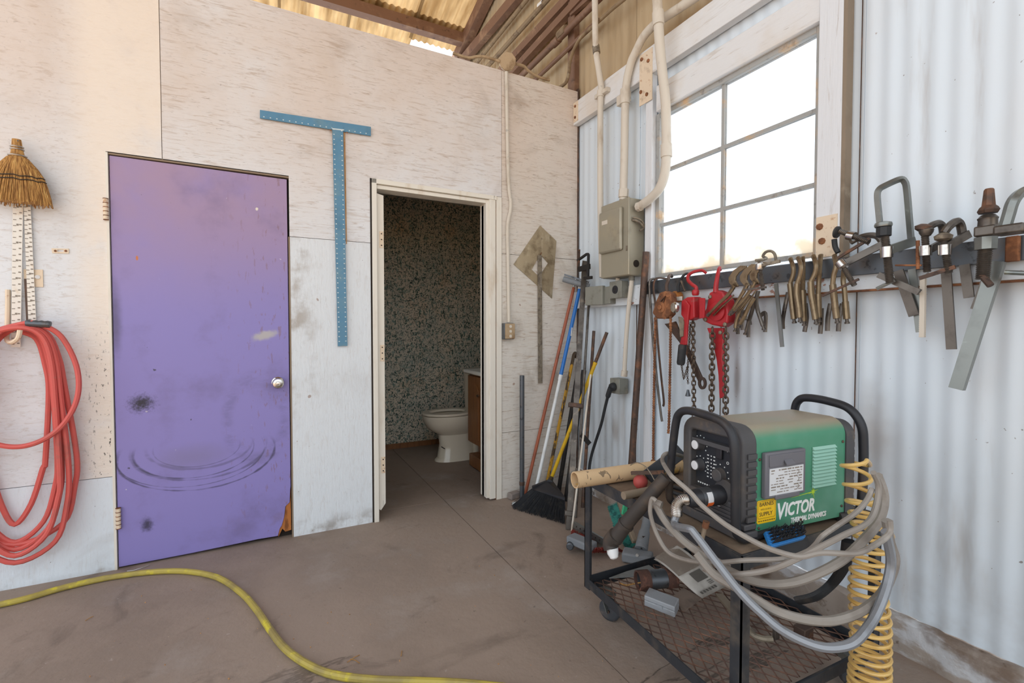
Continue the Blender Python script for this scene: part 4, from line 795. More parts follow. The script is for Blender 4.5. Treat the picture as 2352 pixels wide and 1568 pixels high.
# three C-jaw locking clamps
def cjaw(pj, ph, X, lab, mt='gold_metal'):
    o = thing('locking_clamp', lab, 'clamp', RW(*z8(*ph[-1]), X), group='locking C-clamps by the red hoist')
    MB().prism(R_(z8, pj, X), (.009, 0, 0)).build('jaw', mt, o, bevel=.002, smooth=0)
    P = catmull(R_(z8, ph, X - .004), 5); n = len(P); MB().tube(P, [.015 - .006 * i / n for i in range(n)], 10, flat=.6).build('handle', mt, o)
    e1, e2 = P[-1], P[-1] + (P[-1] - P[-2]).normalized() * .02; MB().cyl(e1, e2, .008, n=10).build('adjusting_screw', 'worn_steel', o)
    L_ = [p + Vector((.011, -.012, -.012)) for p in P[4:]]; MB().tube(L_, .006, 8, flat=.5).build('release_lever', mt, o)
    MB().cyl(P[2] + Vector((-.012, 0, 0)), P[2] + Vector((.012, 0, 0)), .005, n=8).build('rivet', 'worn_steel', o)
J = [(1035, 85), (975, 82), (905, 130), (858, 200), (862, 250), (905, 300), (955, 285), (925, 230), (930, 190), (960, 150), (1030, 105)]
cjaw(J, [(920, 275), (860, 365), (770, 450), (680, 545)], -.158, 'brass-coloured locking C-clamp nearest the red hoist on the rail')
cjaw([(x + 110, y - 15 + (8 if k > 5 else 0)) for k, (x, y) in enumerate(J)], [(1045, 265), (1000, 350), (950, 430), (890, 530)], -.184, 'brass-coloured locking C-clamp, second right of the red hoist')
cjaw([(x + 205, y - 35 + (8 if k > 5 else 0)) for k, (x, y) in enumerate(J)], [(1120, 235), (1075, 320), (1010, 410), (915, 520)], -.210, 'brass-coloured locking C-clamp, third right of the red hoist')
def plier(z, pts, X, lab, mt='gold_metal', lever=None, r=.0115, x0=-.075, lo=.03, grp='slim locking clamps in the middle of the rail'):
    o = thing('locking_clamp', lab, 'clamp', RW(*z(*pts[-1]), X), group=grp)
    n = len(pts); P = R_(z, pts, [x0] + [X] * (n - 1)); k = max(2, n // 2)
    MB().tube(catmull(P[:k + 1], 6), .0075, 8, flat=1.3, nrm=(1, 0, 0)).build('jaw', mt, o)
    Q = catmull(P[k:], 6); MB().tube(Q, [r] * len(Q), 10).build('handle', mt, o)
    e1 = P[-1]; dv = (P[-1] - P[-2]).normalized(); MB().tube([e1 - dv * .004, e1 + dv * .010, e1 + dv * .011, e1 + dv * .018], [.006, .006, .009, .009], 10).build('adjusting_screw', 'worn_steel', o)
    if lever is None: lever = [(pts[k][0] + 12, pts[k][1] + 40), (pts[-1][0] + 25, pts[-1][1] - 120), (pts[-1][0] + 22, pts[-1][1] + 60)]
    MB().tube(catmull(R_(z, lever, X + lo), 6), .006, 8, flat=1.6, nrm=(1, 0, 0)).build('release_lever', 'worn_steel', o)
plier(z8, [(1080, 380), (1010, 470), (975, 530), (940, 620), (930, 690)], -.104, 'short locking clamp handle bundle hanging below the C-clamps, leftmost', grp='handles under the C-clamps', r=.009, x0=-.104)
plier(z8, [(1110, 400), (1060, 480), (1020, 570), (975, 650)], -.160, 'brass locking clamp below the C-clamps, second of the hanging bundle', grp='handles under the C-clamps', r=.009, x0=-.148)
plier(z8, [(1120, 420), (1085, 540), (1060, 620), (1032, 720)], -.090, 'locking clamp below the C-clamps, third of the hanging bundle', 'worn_steel', grp='handles under the C-clamps', r=.008, x0=-.090)
plier(z8, [(1150, 330), (1130, 430), (1150, 540), (1195, 670)], -.118, 'locking clamp below the C-clamps, rightmost of the hanging bundle', 'worn_steel', grp='handles under the C-clamps', r=.008, x0=-.118)
nth = ['first', 'second', 'third', 'fourth', 'fifth', 'sixth', 'seventh']
PL = [([(440, 525), (472, 620), (468, 700), (436, 790), (448, 900), (460, 1020), (478, 1165)], [(415, 880), (380, 1050), (360, 1180), (362, 1270)]),
      ([(520, 515), (552, 600), (545, 690), (512, 790), (508, 900), (528, 1040), (540, 1150)], None),
      ([(570, 512), (575, 620), (573, 750), (570, 860), (578, 1000), (586, 1190)], [(600, 1000), (612, 1150), (590, 1300)]),
      ([(682, 495), (712, 590), (700, 680), (655, 770), (662, 900), (682, 1020), (708, 1170)], None),
      ([(762, 485), (750, 620), (742, 760), (735, 900), (740, 1060), (745, 1150)], [(770, 1050), (765, 1200), (755, 1320)]),
      ([(905, 490), (925, 600), (900, 700), (888, 800), (905, 950), (922, 1100), (932, 1160)], [(865, 1000), (838, 1150), (832, 1290)]),
      ([(1010, 640), (1000, 760), (1012, 850), (1022, 980), (1032, 1100), (1038, 1165)], [(990, 1000), (960, 1150), (948, 1295)])]
for i, (pp, lv) in enumerate(PL): plier(z1, pp, -.095 - .034 * (i % 2), nth[i] + ' slim locking clamp from the left in the row right of the thin silver bar', lever=lv, x0=-.075 - .03 * (i % 2), lo=.043 + .014 * (i % 2))
# sliding bar clamps
def screw(parent, a, b, r, mt='worn_steel', nm='screw'):
    a, b = Vector(a), Vector(b); n = max(6, int((b - a).length / .0028)); P = [a.lerp(b, k / n) for k in range(n + 1)]
    return MB().tube(P, [r if k % 2 else r * .8 for k in range(n + 1)], 10).build(nm, mt, parent)
k1 = thing('bar_clamp', 'small bar clamp with a thin silver bar left of the slim locking clamps', 'clamp', RW(*z1(355, 1460), -.09)); X = -.11
MB().tube(catmull(R_(z1, [(75, 545), (150, 535), (185, 520), (150, 500), (180, 455), (235, 445), (275, 480), (290, 560)], [-.236, -.19, -.11, -.11, -.10, -.09, -.08, -.08]), 5), .006, 8).build('fixed_jaw', 'old_rule', k1)
MB().bar(RW(*z1(115, 600), -.236), RW(*z1(330, 552), -.224), .012, .012).build('sliding_arm', 'old_rule', k1); MB().lathe([(.014, -.014), (.016, -.01), (.016, .012), (.012, .016)], RW(*z1(112, 610), -.236), (0, 0, 1), 12).build('collar', 'chrome', k1)
screw(k1, RW(*z1(112, 560), -.236), RW(*z1(150, 860), -.236), .008); MB().bar(RW(*z1(-50, 855), -.242), RW(*z1(185, 828), -.242), .005, .008).build('handle', 'worn_steel', k1); MB().bar(RW(*z1(288, 790), -.080), RW(*z1(353, 1460), -.080), .016, .006, (1, 0, 0)).build('bar', 'zinc', k1)
k2 = thing('bar_clamp', 'steel bar clamp lying diagonally over the rail by the window corner', 'clamp', RW(*z1(1130, 830), -.10)); X = -.12
MB().lathe([(.004, -.006), (.022, -.004), (.022, .003), (.008, .007)], RW(*z1(935, 245), -.14), (0, -.9, -.25), 16).build('pad', 'cord_black', k2); screw(k2, RW(*z1(960, 232), -.14), RW(*z1(1272, 352), -.14), .010)
MB().lathe([(.017, -.012), (.017, .012)], RW(*z1(1085, 285), -.14), (0, -.93, -.35), 12).build('collar', 'chrome', k2)
MB().bar(RW(*z1(1285, 310), -.14), RW(*z1(940, 520), -.14), .008, .010).build('handle', 'rust_steel', k2); MB().bar(RW(*z1(1030, 570), -.12), RW(*z1(1420, 372), -.10), .012, .024).build('bar', 'worn_steel', k2)
MB().tube(catmull(R_(z1, [(1080, 350), (1180, 300), (1280, 278), (1360, 290), (1410, 350)], -.09), 5), .011, 8).build('frame', 'worn_steel', k2); MB().tube(catmull(R_(z1, [(905, 320), (915, 400), (945, 460)], -.10), 4), .010, 8).build('fixed_jaw', 'cord_black', k2)
screw(k2, RW(*z1(985, 590), -.17), RW(*z1(1120, 810), -.17), .010); MB().lathe([(.018, -.014), (.019, .01), (.012, .016)], RW(*z1(990, 590), -.17), (0, -.6, -.8), 12).build('collar', 'chrome', k2); MB().bar(RW(*z1(775, 920), -.175), RW(*z1(1165, 742), -.175), .007, .008).build('handle', 'rust_steel', k2)
k3 = thing('bar_clamp', 'large zinc-plated deep clamp with a tall U-shaped frame above the rail', 'clamp', RW(*z2(440, 1110), -.08)); X = -.13
P = R_(z2, [(178, 400), (168, 300), (160, 200), (172, 160), (210, 135), (310, 92), (342, 108), (356, 160), (372, 340), (385, 500)], [-.17, -.17, -.17, -.168, -.16, -.13, -.12, -.115, -.105, -.095])
MB().tube(catmull(P, 5), .013, 4, flat=.8).build('frame', 'zinc', k3)
MB().bar(RW(*z2(245, 560), -.17), RW(*z2(405, 505), -.09), .016, .030).build('sliding_arm', 'zinc', k3); MB().lathe([(.024, -.006), (.026, .0), (.024, .008), (.012, .012)], RW(*z2(200, 398), -.17), (0, 0, 1), 18).build('pad', 'zinc', k3)
MB().lathe([(.016, -.02), (.023, -.016), (.023, .012), (.018, .016)], RW(*z2(203, 438), -.17), (0, 0, 1), 8).build('pad_nut', 'cord_black', k3); MB().lathe([(.018, -.02), (.020, .016)], RW(*z2(222, 575), -.17), (0, 0, 1), 12).build('collar', 'chrome', k3); screw(k3, RW(*z2(210, 460), -.17), RW(*z2(245, 785), -.17), .013); MB().cyl(RW(*z2(155, 822), -.175), RW(*z2(275, 765), -.165), .006, n=8).build('handle', 'zinc', k3)
MB().bar(RW(*z2(392, 690), -.062), RW(*z2(445, 1110), -.062), .022, .008, (1, 0, 0)).build('bar', 'zinc', k3); 
tag(MB().bar(RW(*z2(300, 700), -.076), RW(*z2(405, 1000), -.076), .030, .008, (1, 0, 0)).build('steel_bar', 'worn_steel'), 'short flat steel bar slanting under the large U-frame clamp', 'bar')
tag(MB().bar(RW(*z2(170, 728), -.14), RW(*z2(440, 845), -.13), .016, .020).build('steel_bar', 'worn_steel'), 'square steel bar end crossing in front under the large U-frame clamp', 'bar')
k4 = thing('bar_clamp', 'rusty small bar clamp with serrated pale bar right of the large U-frame clamp', 'clamp', RW(*z2(460, 1145), -.08)); X = -.12
MB().lathe([(.010, .012), (.024, .004), (.022, -.006), (.012, -.012)], RW(*z2(468, 415), -.15), (0, -.2, 1), 14).build('pad', 'rust_steel', k4); MB().lathe([(.012, 0), (.018, .01), (.020, .02), (.012, .03)], RW(*z2(485, 470), -.15), (0, 0, 1), 12).build('pad_nut', 'worn_steel', k4); screw(k4, RW(*z2(478, 470), -.15), RW(*z2(492, 710), -.15), .011); MB().lathe([(.017, -.018), (.018, .014)], RW(*z2(480, 565), -.15), (0, 0, 1), 12).build('collar', 'chrome', k4)
MB().bar(RW(*z2(500, 565), -.15), RW(*z2(610, 505), -.085), .012, .022).build('sliding_arm', 'worn_steel', k4); MB().tube(catmull(R_(z2, [(490, 440), (515, 405), (560, 385), (590, 400), (600, 470)], [-.15, -.14, -.11, -.09, -.08]), 5), .011, 8).build('frame', 'worn_steel', k4)
screw(k4, RW(*z2(430, 500), -.155), RW(*z2(430, 690), -.155), .006, 'rust'); MB().cyl(RW(*z2(280, 665), -.155), RW(*z2(455, 665), -.155), .003, n=8).build('handle', 'rust', k4)
P = R_(z2, [(466, 740), (460, 1145)], -.094); n = 60; MB().tube([P[0].lerp(P[1], k / n) for k in range(n + 1)], [.0105 if k % 2 else .009 for k in range(n + 1)], 4).build('bar', 'conduit_paint', k4)
k5 = thing('bar_clamp', 'steel bar clamp with a long dark flat bar, right of the rusty small one', 'clamp', RW(*z2(655, 1225), -.08)); X = -.13
MB().lathe([(.010, .014), (.024, .004), (.022, -.006), (.012, -.012)], RW(*z2(600, 478), -.15), (0, 0, 1), 14).build('pad', 'old_rule', k5); screw(k5, RW(*z2(603, 500), -.15), RW(*z2(637, 715), -.15), .011); MB().lathe([(.017, -.018), (.018, .014)], RW(*z2(610, 560), -.15), (0, 0, 1), 12).build('collar', 'chrome', k5)
MB().bar(RW(*z2(625, 540), -.15), RW(*z2(770, 455), -.085), .012, .024).build('sliding_arm', 'worn_steel', k5); MB().tube(catmull(R_(z2, [(605, 450), (640, 405), (690, 372), (715, 400), (728, 470)], [-.15, -.14, -.11, -.09, -.085]), 5), .012, 8).build('frame', 'worn_steel', k5)
MB().bar(RW(*z2(440, 752), -.155), RW(*z2(680, 675), -.155), .006, .012).build('handle', 'rust_steel', k5); MB().bar(RW(*z2(618, 690), -.065), RW(*z2(655, 1225), -.065), .026, .008, (1, 0, 0)).build('bar', 'worn_steel', k5)
tag(MB().bar(RW(*z2(742, 660), -.066), RW(*z2(772, 880), -.066), .026, .008, (1, 0, 0)).build('steel_bar', 'worn_steel'), 'short dark bar stub under the rail between two clamps', 'bar')
k6 = thing('bar_clamp', 'heavy clamp with thick screw and rusty tip, its long bar slanting down', 'clamp', RW(*z2(690, 1480), -.08)); X = -.14
MB().lathe([(.022, 0), (.026, .008), (.022, .016), (.016, .022), (.012, .068), (.009, .072)], RW(*z2(900, 318), -.16), (0, 0, 1), 8).build('rusty_tip', 'rust_steel', k6); MB().lathe([(.024, -.05), (.022, -.015), (.024, -.01), (.016, .0)], RW(*z2(898, 330), -.16), (0, 0, 1), 14).build('swivel', 'worn_steel', k6); MB().bx(-.185, -.13, RW(*z2(822, 440), -.16).y, RW(*z2(972, 440), -.16).y, RW(*z2(890, 475), -.16).z, RW(*z2(890, 405), -.16).z).build('jaw_plate', 'worn_steel', k6, bevel=.005)
screw(k6, RW(*z2(885, 480), -.16), RW(*z2(862, 760), -.16), .018); MB().lathe([(.026, -.02), (.027, .016)], RW(*z2(882, 515), -.16), (0, 0, 1), 8).build('collar', 'zinc', k6); MB().cyl(RW(*z2(850, 725), -.165), RW(*z2(915, 800), -.175), .009, n=10).build('handle', 'rust_steel', k6)
MB().bar(RW(*z2(960, 640), -.094), RW(*z2(690, 1488), -.115), .036, .022, (1, 0, 0)).build('bar', 'zinc', k6)
tag(MB().bar(RW(*z2(935, 655), -.065), RW(*z2(820, 960), -.065), .028, .008, (1, 0, 0)).build('steel_bar', 'worn_steel'), 'flat steel bar hidden behind the long slanting clamp bar', 'bar')
k7 = thing('bar_clamp', 'large clamp at the right picture edge with curved frame and red-brown block', 'clamp', RW(*z2(1050, 640), -.10)); X = -.13
MB().tube(catmull(R_(z2, [(1005, 430), (1035, 330), (1060, 250), (1100, 195), (1160, 165), (1260, 160), (1330, 200), (1350, 400)], [-.215, -.215, -.215, -.20, -.18, -.12, -.11, -.10]), 5), .017, 6, flat=.8).build('frame', 'zinc', k7); MB().bx(-.24, -.192, RW(*z2(950, 410), -.215).y, RW(*z2(1160, 410), -.215).y, RW(*z2(1050, 460), -.215).z, RW(*z2(1050, 395), -.215).z).build('jaw_plate', 'worn_steel', k7, bevel=.006)
MB().bx(-.075, -.058, RW(*z2(1008, 550), -.075).y, RW(*z2(1105, 550), -.075).y, RW(*z2(1050, 640), -.075).z, RW(*z2(1050, 470), -.075).z).build('slide_block', 'rust', k7, bevel=.004); MB().cyl(RW(*z2(1012, 712), -.11), RW(*z2(1250, 722), -.11), .007, n=10).build('handle', 'zinc', k7); screw(k7, RW(*z2(1190, 430), -.215), RW(*z2(1190, 740), -.215), .015)

# ================================================================ CORNER TOOLS
mk('copper_pole', '#a5583a', [D(c='#7d4630', s=9, lo=.5, hi=.7, amt=.6)], rough=.45)
mk('blue_pole', '#1f6fc0', [D(c='#3a6f9f', s=9, lo=.55, hi=.72, amt=.5)], rough=.35)
mk('white_plastic', '#e4e6e6', [D(c='#b9ada0', s=8, lo=.55, hi=.75, amt=.6)], rough=.45)
mk('yellow_paint', '#e0b31f', [D(c='#b98a2a', s=9, lo=.5, hi=.72, amt=.5), D(c='#6d5a3c', s=16, st=(1, 1, .4), lo=.64, hi=.7, amt=.7)], rough=.5)
mk('yellow_worn', '#c9962a', [D(c='#4d3d2b', s=16, st=(1, 1, .5), lo=.48, hi=.54, det=5, amt=1)], rough=.6)
mk('black_bristle', '#2c2d30', [D(c='#4b4640', s=30, lo=.5, hi=.7, amt=.7)], rough=.8)
mk('grey_plastic', '#7e8286', [D(c='#5f5b57', s=9, lo=.5, hi=.72, amt=.7)], rough=.6)
mk('black_iron', '#2e2b2a', [D(c='#57493d', s=14, lo=.52, hi=.7, amt=.6)], rough=.6, metal=.4)
def lean(name, top, bot, r, mt, lab, cat, n=12, **k):
    return tag(MB().cyl(bot, top, r, n=n).build(name, mt), lab, cat)
a = BW(1199, 862, -.08)
o = thing('pipe', 'short dark steel pipe standing upright against the plywood beside the doorway', 'pipe', (a.x, -.08, 0))
MB().pipe((a.x, -.08, .001), (a.x, -.08, a.z), .0165, .0125).build('pipe', 'dark_steel', o); MB().cyl((a.x, -.08, .10), (a.x, -.08, .125), .0185, n=14).build('collar', 'rust_steel', o)
# pole with squeegee head
top = BW(1318, 660, -.035); bot = BW(1206, 1124, -.03); bot.z = 0.006
o = thing('squeegee', 'copper-coloured pole with a grey squeegee head leaning in the corner', 'squeegee', bot)
MB().cyl(bot, top, .0115, n=12).build('pole', 'copper_pole', o); dv = (top - bot).normalized(); MB().cyl(top, top + dv * .07, .009, n=12).build('ferrule', 'chrome', o)
p, q = BW(*z3(635, 580), -.075), RW(*z3(878, 652), -.045); MB().pipe(p, q, .021, .016).build('roller', 'grey_plastic', o)
p, q = BW(*z3(648, 540), -.075), RW(*z3(876, 610), -.045); MB().bar(p, q, .03, .012).build('channel', 'dark_steel', o)
# blue and white pole
top = RW(1339, 629, -.035); bot = G(1226, 1146)
o = thing('extension_pole', 'blue pole with white lower section leaning in the corner', 'pole', bot); dv = top - bot
s_ = .53; MB().cyl(bot, bot + dv * s_, .0118, n=14).build('lower_section', 'white_plastic', o); MB().cyl(bot + dv * (s_ - .01), bot + dv * (s_ + .012), .0145, n=14).build('collar', 'white_plastic', o); MB().cyl(bot + dv * s_, bot + dv * .93, .0135, n=14).build('upper_section', 'blue_pole', o)
cp_ = MB().tube([bot + dv * .93, bot + dv * .985, bot + dv], [.0145, .0145, .009], 14).build('end_cap', 'white_plastic', o)
p = bot + dv * .985; MB().tube([p + Vector((math.cos(t_ * .7) * .007, -.012, math.sin(t_ * .7) * .010 + .008)) for t_ in range(9)], .0025, 6, True).build('hang_loop', 'grey_plastic', o)
p = bot + dv * .735; MB().bar(p + Vector((-.004, -.0135, -.03)), p + Vector((.006, -.0135, .03)), .009, .001, (0, 1, 0)).build('printed_mark', 'white_plastic', o)
# worn yellow crowbar
tp, bt = BW(1318, 815, -.10), G(1252, 1128)
o = thing('pry_bar', 'worn yellow-painted pry bar with hooked top behind the broom handle', 'pry bar', bt)
MB().tube(catmull([bt, bt.lerp(tp, .5), bt.lerp(tp, .93), tp, tp + Vector((.015, .0, .012)), tp + Vector((.03, .01, -.02))], 5), .012, 8).build('bar', 'yellow_worn', o)
# dark poles and bars in the corner
lean('pipe', RW(1331, 830, -.06), G(1283, 1128), .016, 'black_iron', 'black pipe in the corner just right of the yellow pry bar', 'pipe')
lean('pipe', RW(1341, 850, -.05), G(1300, 1150), .018, 'black_iron', 'black pipe in the corner behind the yellow broom handle', 'pipe')
lean('steel_rod', RW(1352, 700, -.045), G(1322, 1188), .009, 'worn_steel', 'thin grey steel rod behind the long flat bar in the corner', 'rod')
lean('steel_rod', RW(1364, 760, -.045), G(1338, 1165), .011, 'rust_steel', 'brown steel rod right of the long flat bar in the corner', 'rod')
tp, bt = RW(1343, 600, -.05), G(1306, 1216)
o = thing('pipe_clamp', 'tall notched flat steel bar clamp standing in the corner', 'clamp', bt); dv = tp - bt
side = dv.cross(Vector((.4, .9, 0))).normalized(); nr = dv.cross(side).normalized(); w_ = .017
n = 52; O1 = [bt + dv * (k / n) + side * (w_ + (.002 if k % 2 else 0)) for k in range(n + 1)]; O2 = [bt + dv * (1 - k / n) - side * w_ for k in range(n + 1)]
MB().prism(O1 + O2, nr * .008).build('notched_bar', 'worn_steel', o, smooth=0)
m_ = bt + dv * .415; MB().bar(m_ - side * .045, m_ + side * .05, .03, .022, nr).build('sliding_jaw', 'rust_steel', o, bevel=.004)
m_ = bt + dv * .05; MB().bar(m_ - side * .03, m_ + side * .03, .03, .03, nr).build('foot', 'worn_steel', o, bevel=.004)
p, q = RW(1357, 860, -.22), G(1313, 1219); MB().cyl(q, p, .006, n=10).build('guide_rod', 'conduit_paint', o)
m_ = RW(*z42(680, 515), -.30); MB().bar(m_, m_ + Vector((.05, -.02, -.06)), .014, .03).build('lever', 'black_iron', o)
X = -.115
o = thing('bar_clamp', 'black bar clamp head sticking up at the top of the corner tools', 'clamp', RW(*z3(880, 640), X))
MB().tube(catmull(R_(z3, [(770, 405), (820, 370), (868, 342), (872, 400), (868, 560)], X), 3), .010, 4).build('fixed_jaw', 'black_iron', o); MB().bar(RW(*z3(778, 490), X), RW(*z3(885, 460), X), .014, .035).build('sliding_jaw', 'black_iron', o); MB().bar(RW(*z3(830, 575), X), RW(*z3(905, 565), X), .014, .02).build('foot', 'black_iron', o); MB().bar(RW(*z3(785, 300), X), RW(*z3(780, 500), X), .008, .014, (1, 0, 0)).build('bar', 'rust_steel', o)
# angle broom
tp, mid, fer = RW(1394, 763, -.06), RW(1370, 828, -.15), None
hb = G(1296, 1205); ha = G(1176, 1168); fer = G(1264, 1104, .10); kd = (tp - fer)
o = thing('angle_broom', 'angled broom with yellow handle and black bristles standing on its bristles', 'broom', G(1240, 1200))
MB().cyl(fer, fer + kd * .80, .0125, n=14).build('handle', 'yellow_paint', o); MB().cyl(fer + kd * .80, tp, .0115, n=14).build('grip', 'rust_steel', o); MB().cyl(fer + kd * .795, fer + kd * .81, .0145, n=14).build('collar', 'yellow_paint', o)
bl_, br_ = G(1222, 1126, .115), G(1298, 1150, .105); sock = G(1262, 1108, .135)
MB().tube([sock + (fer - sock) * -.1, fer + kd * .02], [.022, .016], 12).build('socket', 'black_plastic', o)
MB().prism([bl_ + Vector((0, 0, .005)), bl_ + Vector((-.0, 0, .022)), sock + Vector((-.02, 0, .012)), sock + Vector((.02, 0, .010)), br_ + Vector((0, 0, .018)), br_ + Vector((0, 0, -.002))], (.016, .03, 0)).build('head', 'black_plastic', o, bevel=.004, smooth=0)
b = MB(); rr = random.Random(5)
for k in range(620):
    u = rr.random(); v = rr.uniform(0, 1); p = bl_.lerp(br_, u) + Vector((.016, .03, 0)) * v + Vector((0, 0, .004)); q = ha.lerp(hb, u) + Vector((.02, .04, 0)) * (v * 1.3 - .15); q.z = rr.uniform(.002, .014); q += Vector((rr.uniform(-.008, .008), rr.uniform(-.008, .008), 0))
    b.tube([p, p.lerp(q, .5) + Vector((rr.uniform(-.006, .006), rr.uniform(-.006, .006), 0)), q], .0017, 3)
b.build('bristles', 'black_bristle', o, kind='stuff')
# litter beside the doorway
mk('brick_grey', '#8a7f78', [D(c='#a08a7c', s=20, lo=.5, hi=.7)], rough=.95, bump=(50, .5)); mk('cyan_wrap', '#2fa3c4', rough=.4)
p = G(1184, 1146); tag(MB().box((p.x, p.y + .02, .022), (.085, .05, .044), Matrix.Rotation(.2, 3, 'Z')).build('brick_fragment', 'brick_grey', bevel=.006), 'grey brick fragment on the floor at the doorway edge', 'brick')
p = G(1213, 1147); b = MB().grid(lambda u, v: (p.x - .02 + .04 * u, p.y - .01 + .012 * math.sin(u * 9 + v * 4), .002 + .055 * v + .006 * math.sin(u * 7)), 6, 4); tag(b.build('wrapper', 'cyan_wrap', solid=.001), 'crumpled blue wrapper on the floor behind the black bristles', 'wrapper')
p = G(1181, 1160); tag(MB().ball((p.x, p.y, .012), .014, 6, (1.2, .8, .9)).build('paper_scrap', 'white_plastic', smooth=0), 'tiny crumpled white paper scrap on the floor by the broom', 'paper')
# push brooms lying behind the cart
mk('red_bristle', '#9c3b30', [D(c='#6b2a24', s=30, lo=.45, hi=.65)], rough=.8); mk('teal_bristle', '#3f8d80', [D(c='#2a5f5a', s=30, lo=.45, hi=.65), D(c='#66a397', s=50, lo=.6, hi=.7, amt=.6)], rough=.8); mk('green_plastic', '#3fae7c', rough=.5)
z33 = zm(1290, 900, .2807)
def tuft(parent, a, b, c, d, n, r, mt, seed, nm='bristles', jit=.008):
    bb = MB(); q_ = random.Random(seed)
    for k in range(n):
        u = q_.random(); p = a.lerp(b, u); q = c.lerp(d, u) + Vector((q_.uniform(-jit, jit), q_.uniform(-jit, jit), q_.uniform(-jit, jit) * .6)); q.z = max(q.z, .003); p = p + Vector((q_.uniform(-.01, .01), q_.uniform(-.01, .01), q_.uniform(-.004, .004)))
        bb.tube([p, q], r, 3)
    return bb.build(nm, mt, parent, kind='stuff')
g1 = lambda x, y, z=0.0: G(*z33(x, y), z)
o = thing('floor_squeegee', 'perforated steel channel brush with black bristles on the floor behind the cart leg', 'brush', g1(240, 1190))
p, q = g1(105, 1085, .05), g1(372, 1240, .05); MB().bar(p, q, .012, .035).build('channel', 'zinc', o)
for k in range(8):
    c = p.lerp(q, (k + .7) / 8.4); dirn = Vector((-.7, -.7, 0)); MB().cyl(c + dirn * .008, c + dirn * .010, .005, n=8).build('hole', 'dark_gap', o)
tuft(o, p + Vector((.01, .01, 0)), q + Vector((.01, .01, 0)), p + Vector((.05, .09, -.03)), q + Vector((.05, .09, -.03)), 260, .0015, 'black_bristle', 2)
o = thing('push_broom', 'old push broom with red bristles and grey block behind the cart leg', 'broom', g1(250, 1300))
p, q = g1(70, 1190, .06), g1(260, 1270, .06); MB().bar(p, q, .07, .04).build('block', 'grey_plastic', o, bevel=.008); tuft(o, q + Vector((0, 0, -.01)), g1(430, 1265, .05), g1(250, 1310, .01), g1(495, 1300, .01), 300, .0016, 'red_bristle', 3); m_ = g1(80, 1235, .04); MB().lathe([(.018, 0), (.020, .01), (.020, .045), (.014, .05)], m_, (-.6, -.6, 0), 12).build('handle_socket', 'dark_steel', o)
tuft(o, p, q, g1(90, 1130, .02), g1(260, 1210, .02), 160, .0016, 'red_bristle', 13)
o = thing('push_broom', 'teal bristled broom head lying behind the welding cart', 'broom', g1(470, 1270))
p, q = g1(470, 905, .14), g1(600, 1240, .03); MB().bar(p, q, .03, .045).build('block', 'old_sheet', o, bevel=.006); tuft(o, p, p.lerp(q, .55), g1(385, 940, .12), g1(440, 1120, .04), 420, .0015, 'teal_bristle', 4); tuft(o, p.lerp(q, .6), q, g1(470, 1180, .02), g1(545, 1290, .01), 320, .0015, 'teal_bristle', 5)
p = g1(522, 925, .17); q = g1(508, 1000, .12); MB().bar(p, q, .012, .03).build('green_handle_stub', 'green_plastic', o)
o = thing('broom_socket', 'grey plastic broom socket lying on the floor behind the cart', 'socket', g1(620, 1390))
p, q = g1(705, 1010, .17), g1(650, 1290, .05); MB().tube([p, p.lerp(q, .45), p.lerp(q, .5), q], [.020, .023, .028, .033], 14).build('tube', 'grey_plastic', o); MB().bar(g1(500, 1325, .03), g1(745, 1370, .03), .08, .05).build('block', 'grey_plastic', o, bevel=.010)
m_ = g1(615, 1332, .056); MB().cyl(m_, m_ + Vector((-.004, -.006, .002)), .008, n=10).build('bolt', 'chrome', o)
for t_, s2 in ((.62, .028), (.85, .016)): c = p.lerp(q, t_); MB().box(c + Vector((-.02, -.022, 0)), (.016, .008, s2)).build('slot', 'dark_gap', o)
# ================================================================ CART
mk('cart_paint', '#3a3d42', [D(c='#6d6459', s=8, lo=.5, hi=.72, amt=.7), D(c='#22242a', s=12, lo=.5, hi=.7, amt=.6), D(c='#8a7f76', s=40, lo=.7, hi=.76, amt=.7)], rough=.5, metal=.35)
mk('dusty_tray', '#6f5c4b', [D(c='#8d7a66', s=5, lo=.45, hi=.7), D(c='#463a30', s=9, lo=.55, hi=.72, amt=.6)], rough=.9)
mk('mesh_rust', '#6a5248', [D(c='#8a6450', s=12, lo=.45, hi=.65), D(c='#4a3f3a', s=8, lo=.5, hi=.7, amt=.6)], rough=.7, metal=.35)
ZL, ZT = .145, .572
FL, NL, NR, FR = Vector((-.905, -1.345, 0)), Vector((-.952, -2.095, 0)), Vector((-.315, -2.118, 0)), Vector((-.302, -1.352, 0))
ca = thing('welding_cart', 'black angle-iron welding cart with a rusty expanded metal lower shelf', 'cart', (-.62, -1.72, 0))
up = lambda p, z: Vector((p.x, p.y, z))
def angle(p, q, inw, nm, h=.034, w=.034, t=.004):   # an angle-iron rail: an upright flange outside and a flat flange inside
    b = MB(); d = (q - p).normalized(); inw = (Vector(inw) - d * d.dot(Vector(inw))).normalized()
    b.bar(p + Vector((0, 0, -h / 2)), q + Vector((0, 0, -h / 2)), t, h); b.bar(p + inw * (w / 2) + Vector((0, 0, -h + t / 2)), q + inw * (w / 2) + Vector((0, 0, -h + t / 2)), w, t); return b.build(nm, 'cart_paint', ca)
cc = Vector((-.62, -1.72, 0))
for Z, hh in ((ZL + .012, .036), (ZT + .012, .042)):
    for p, q in ((FL, NL), (NL, NR), (NR, FR), (FR, FL)): angle(up(p, Z), up(q, Z), cc - (p + q) / 2, 'rail', hh)
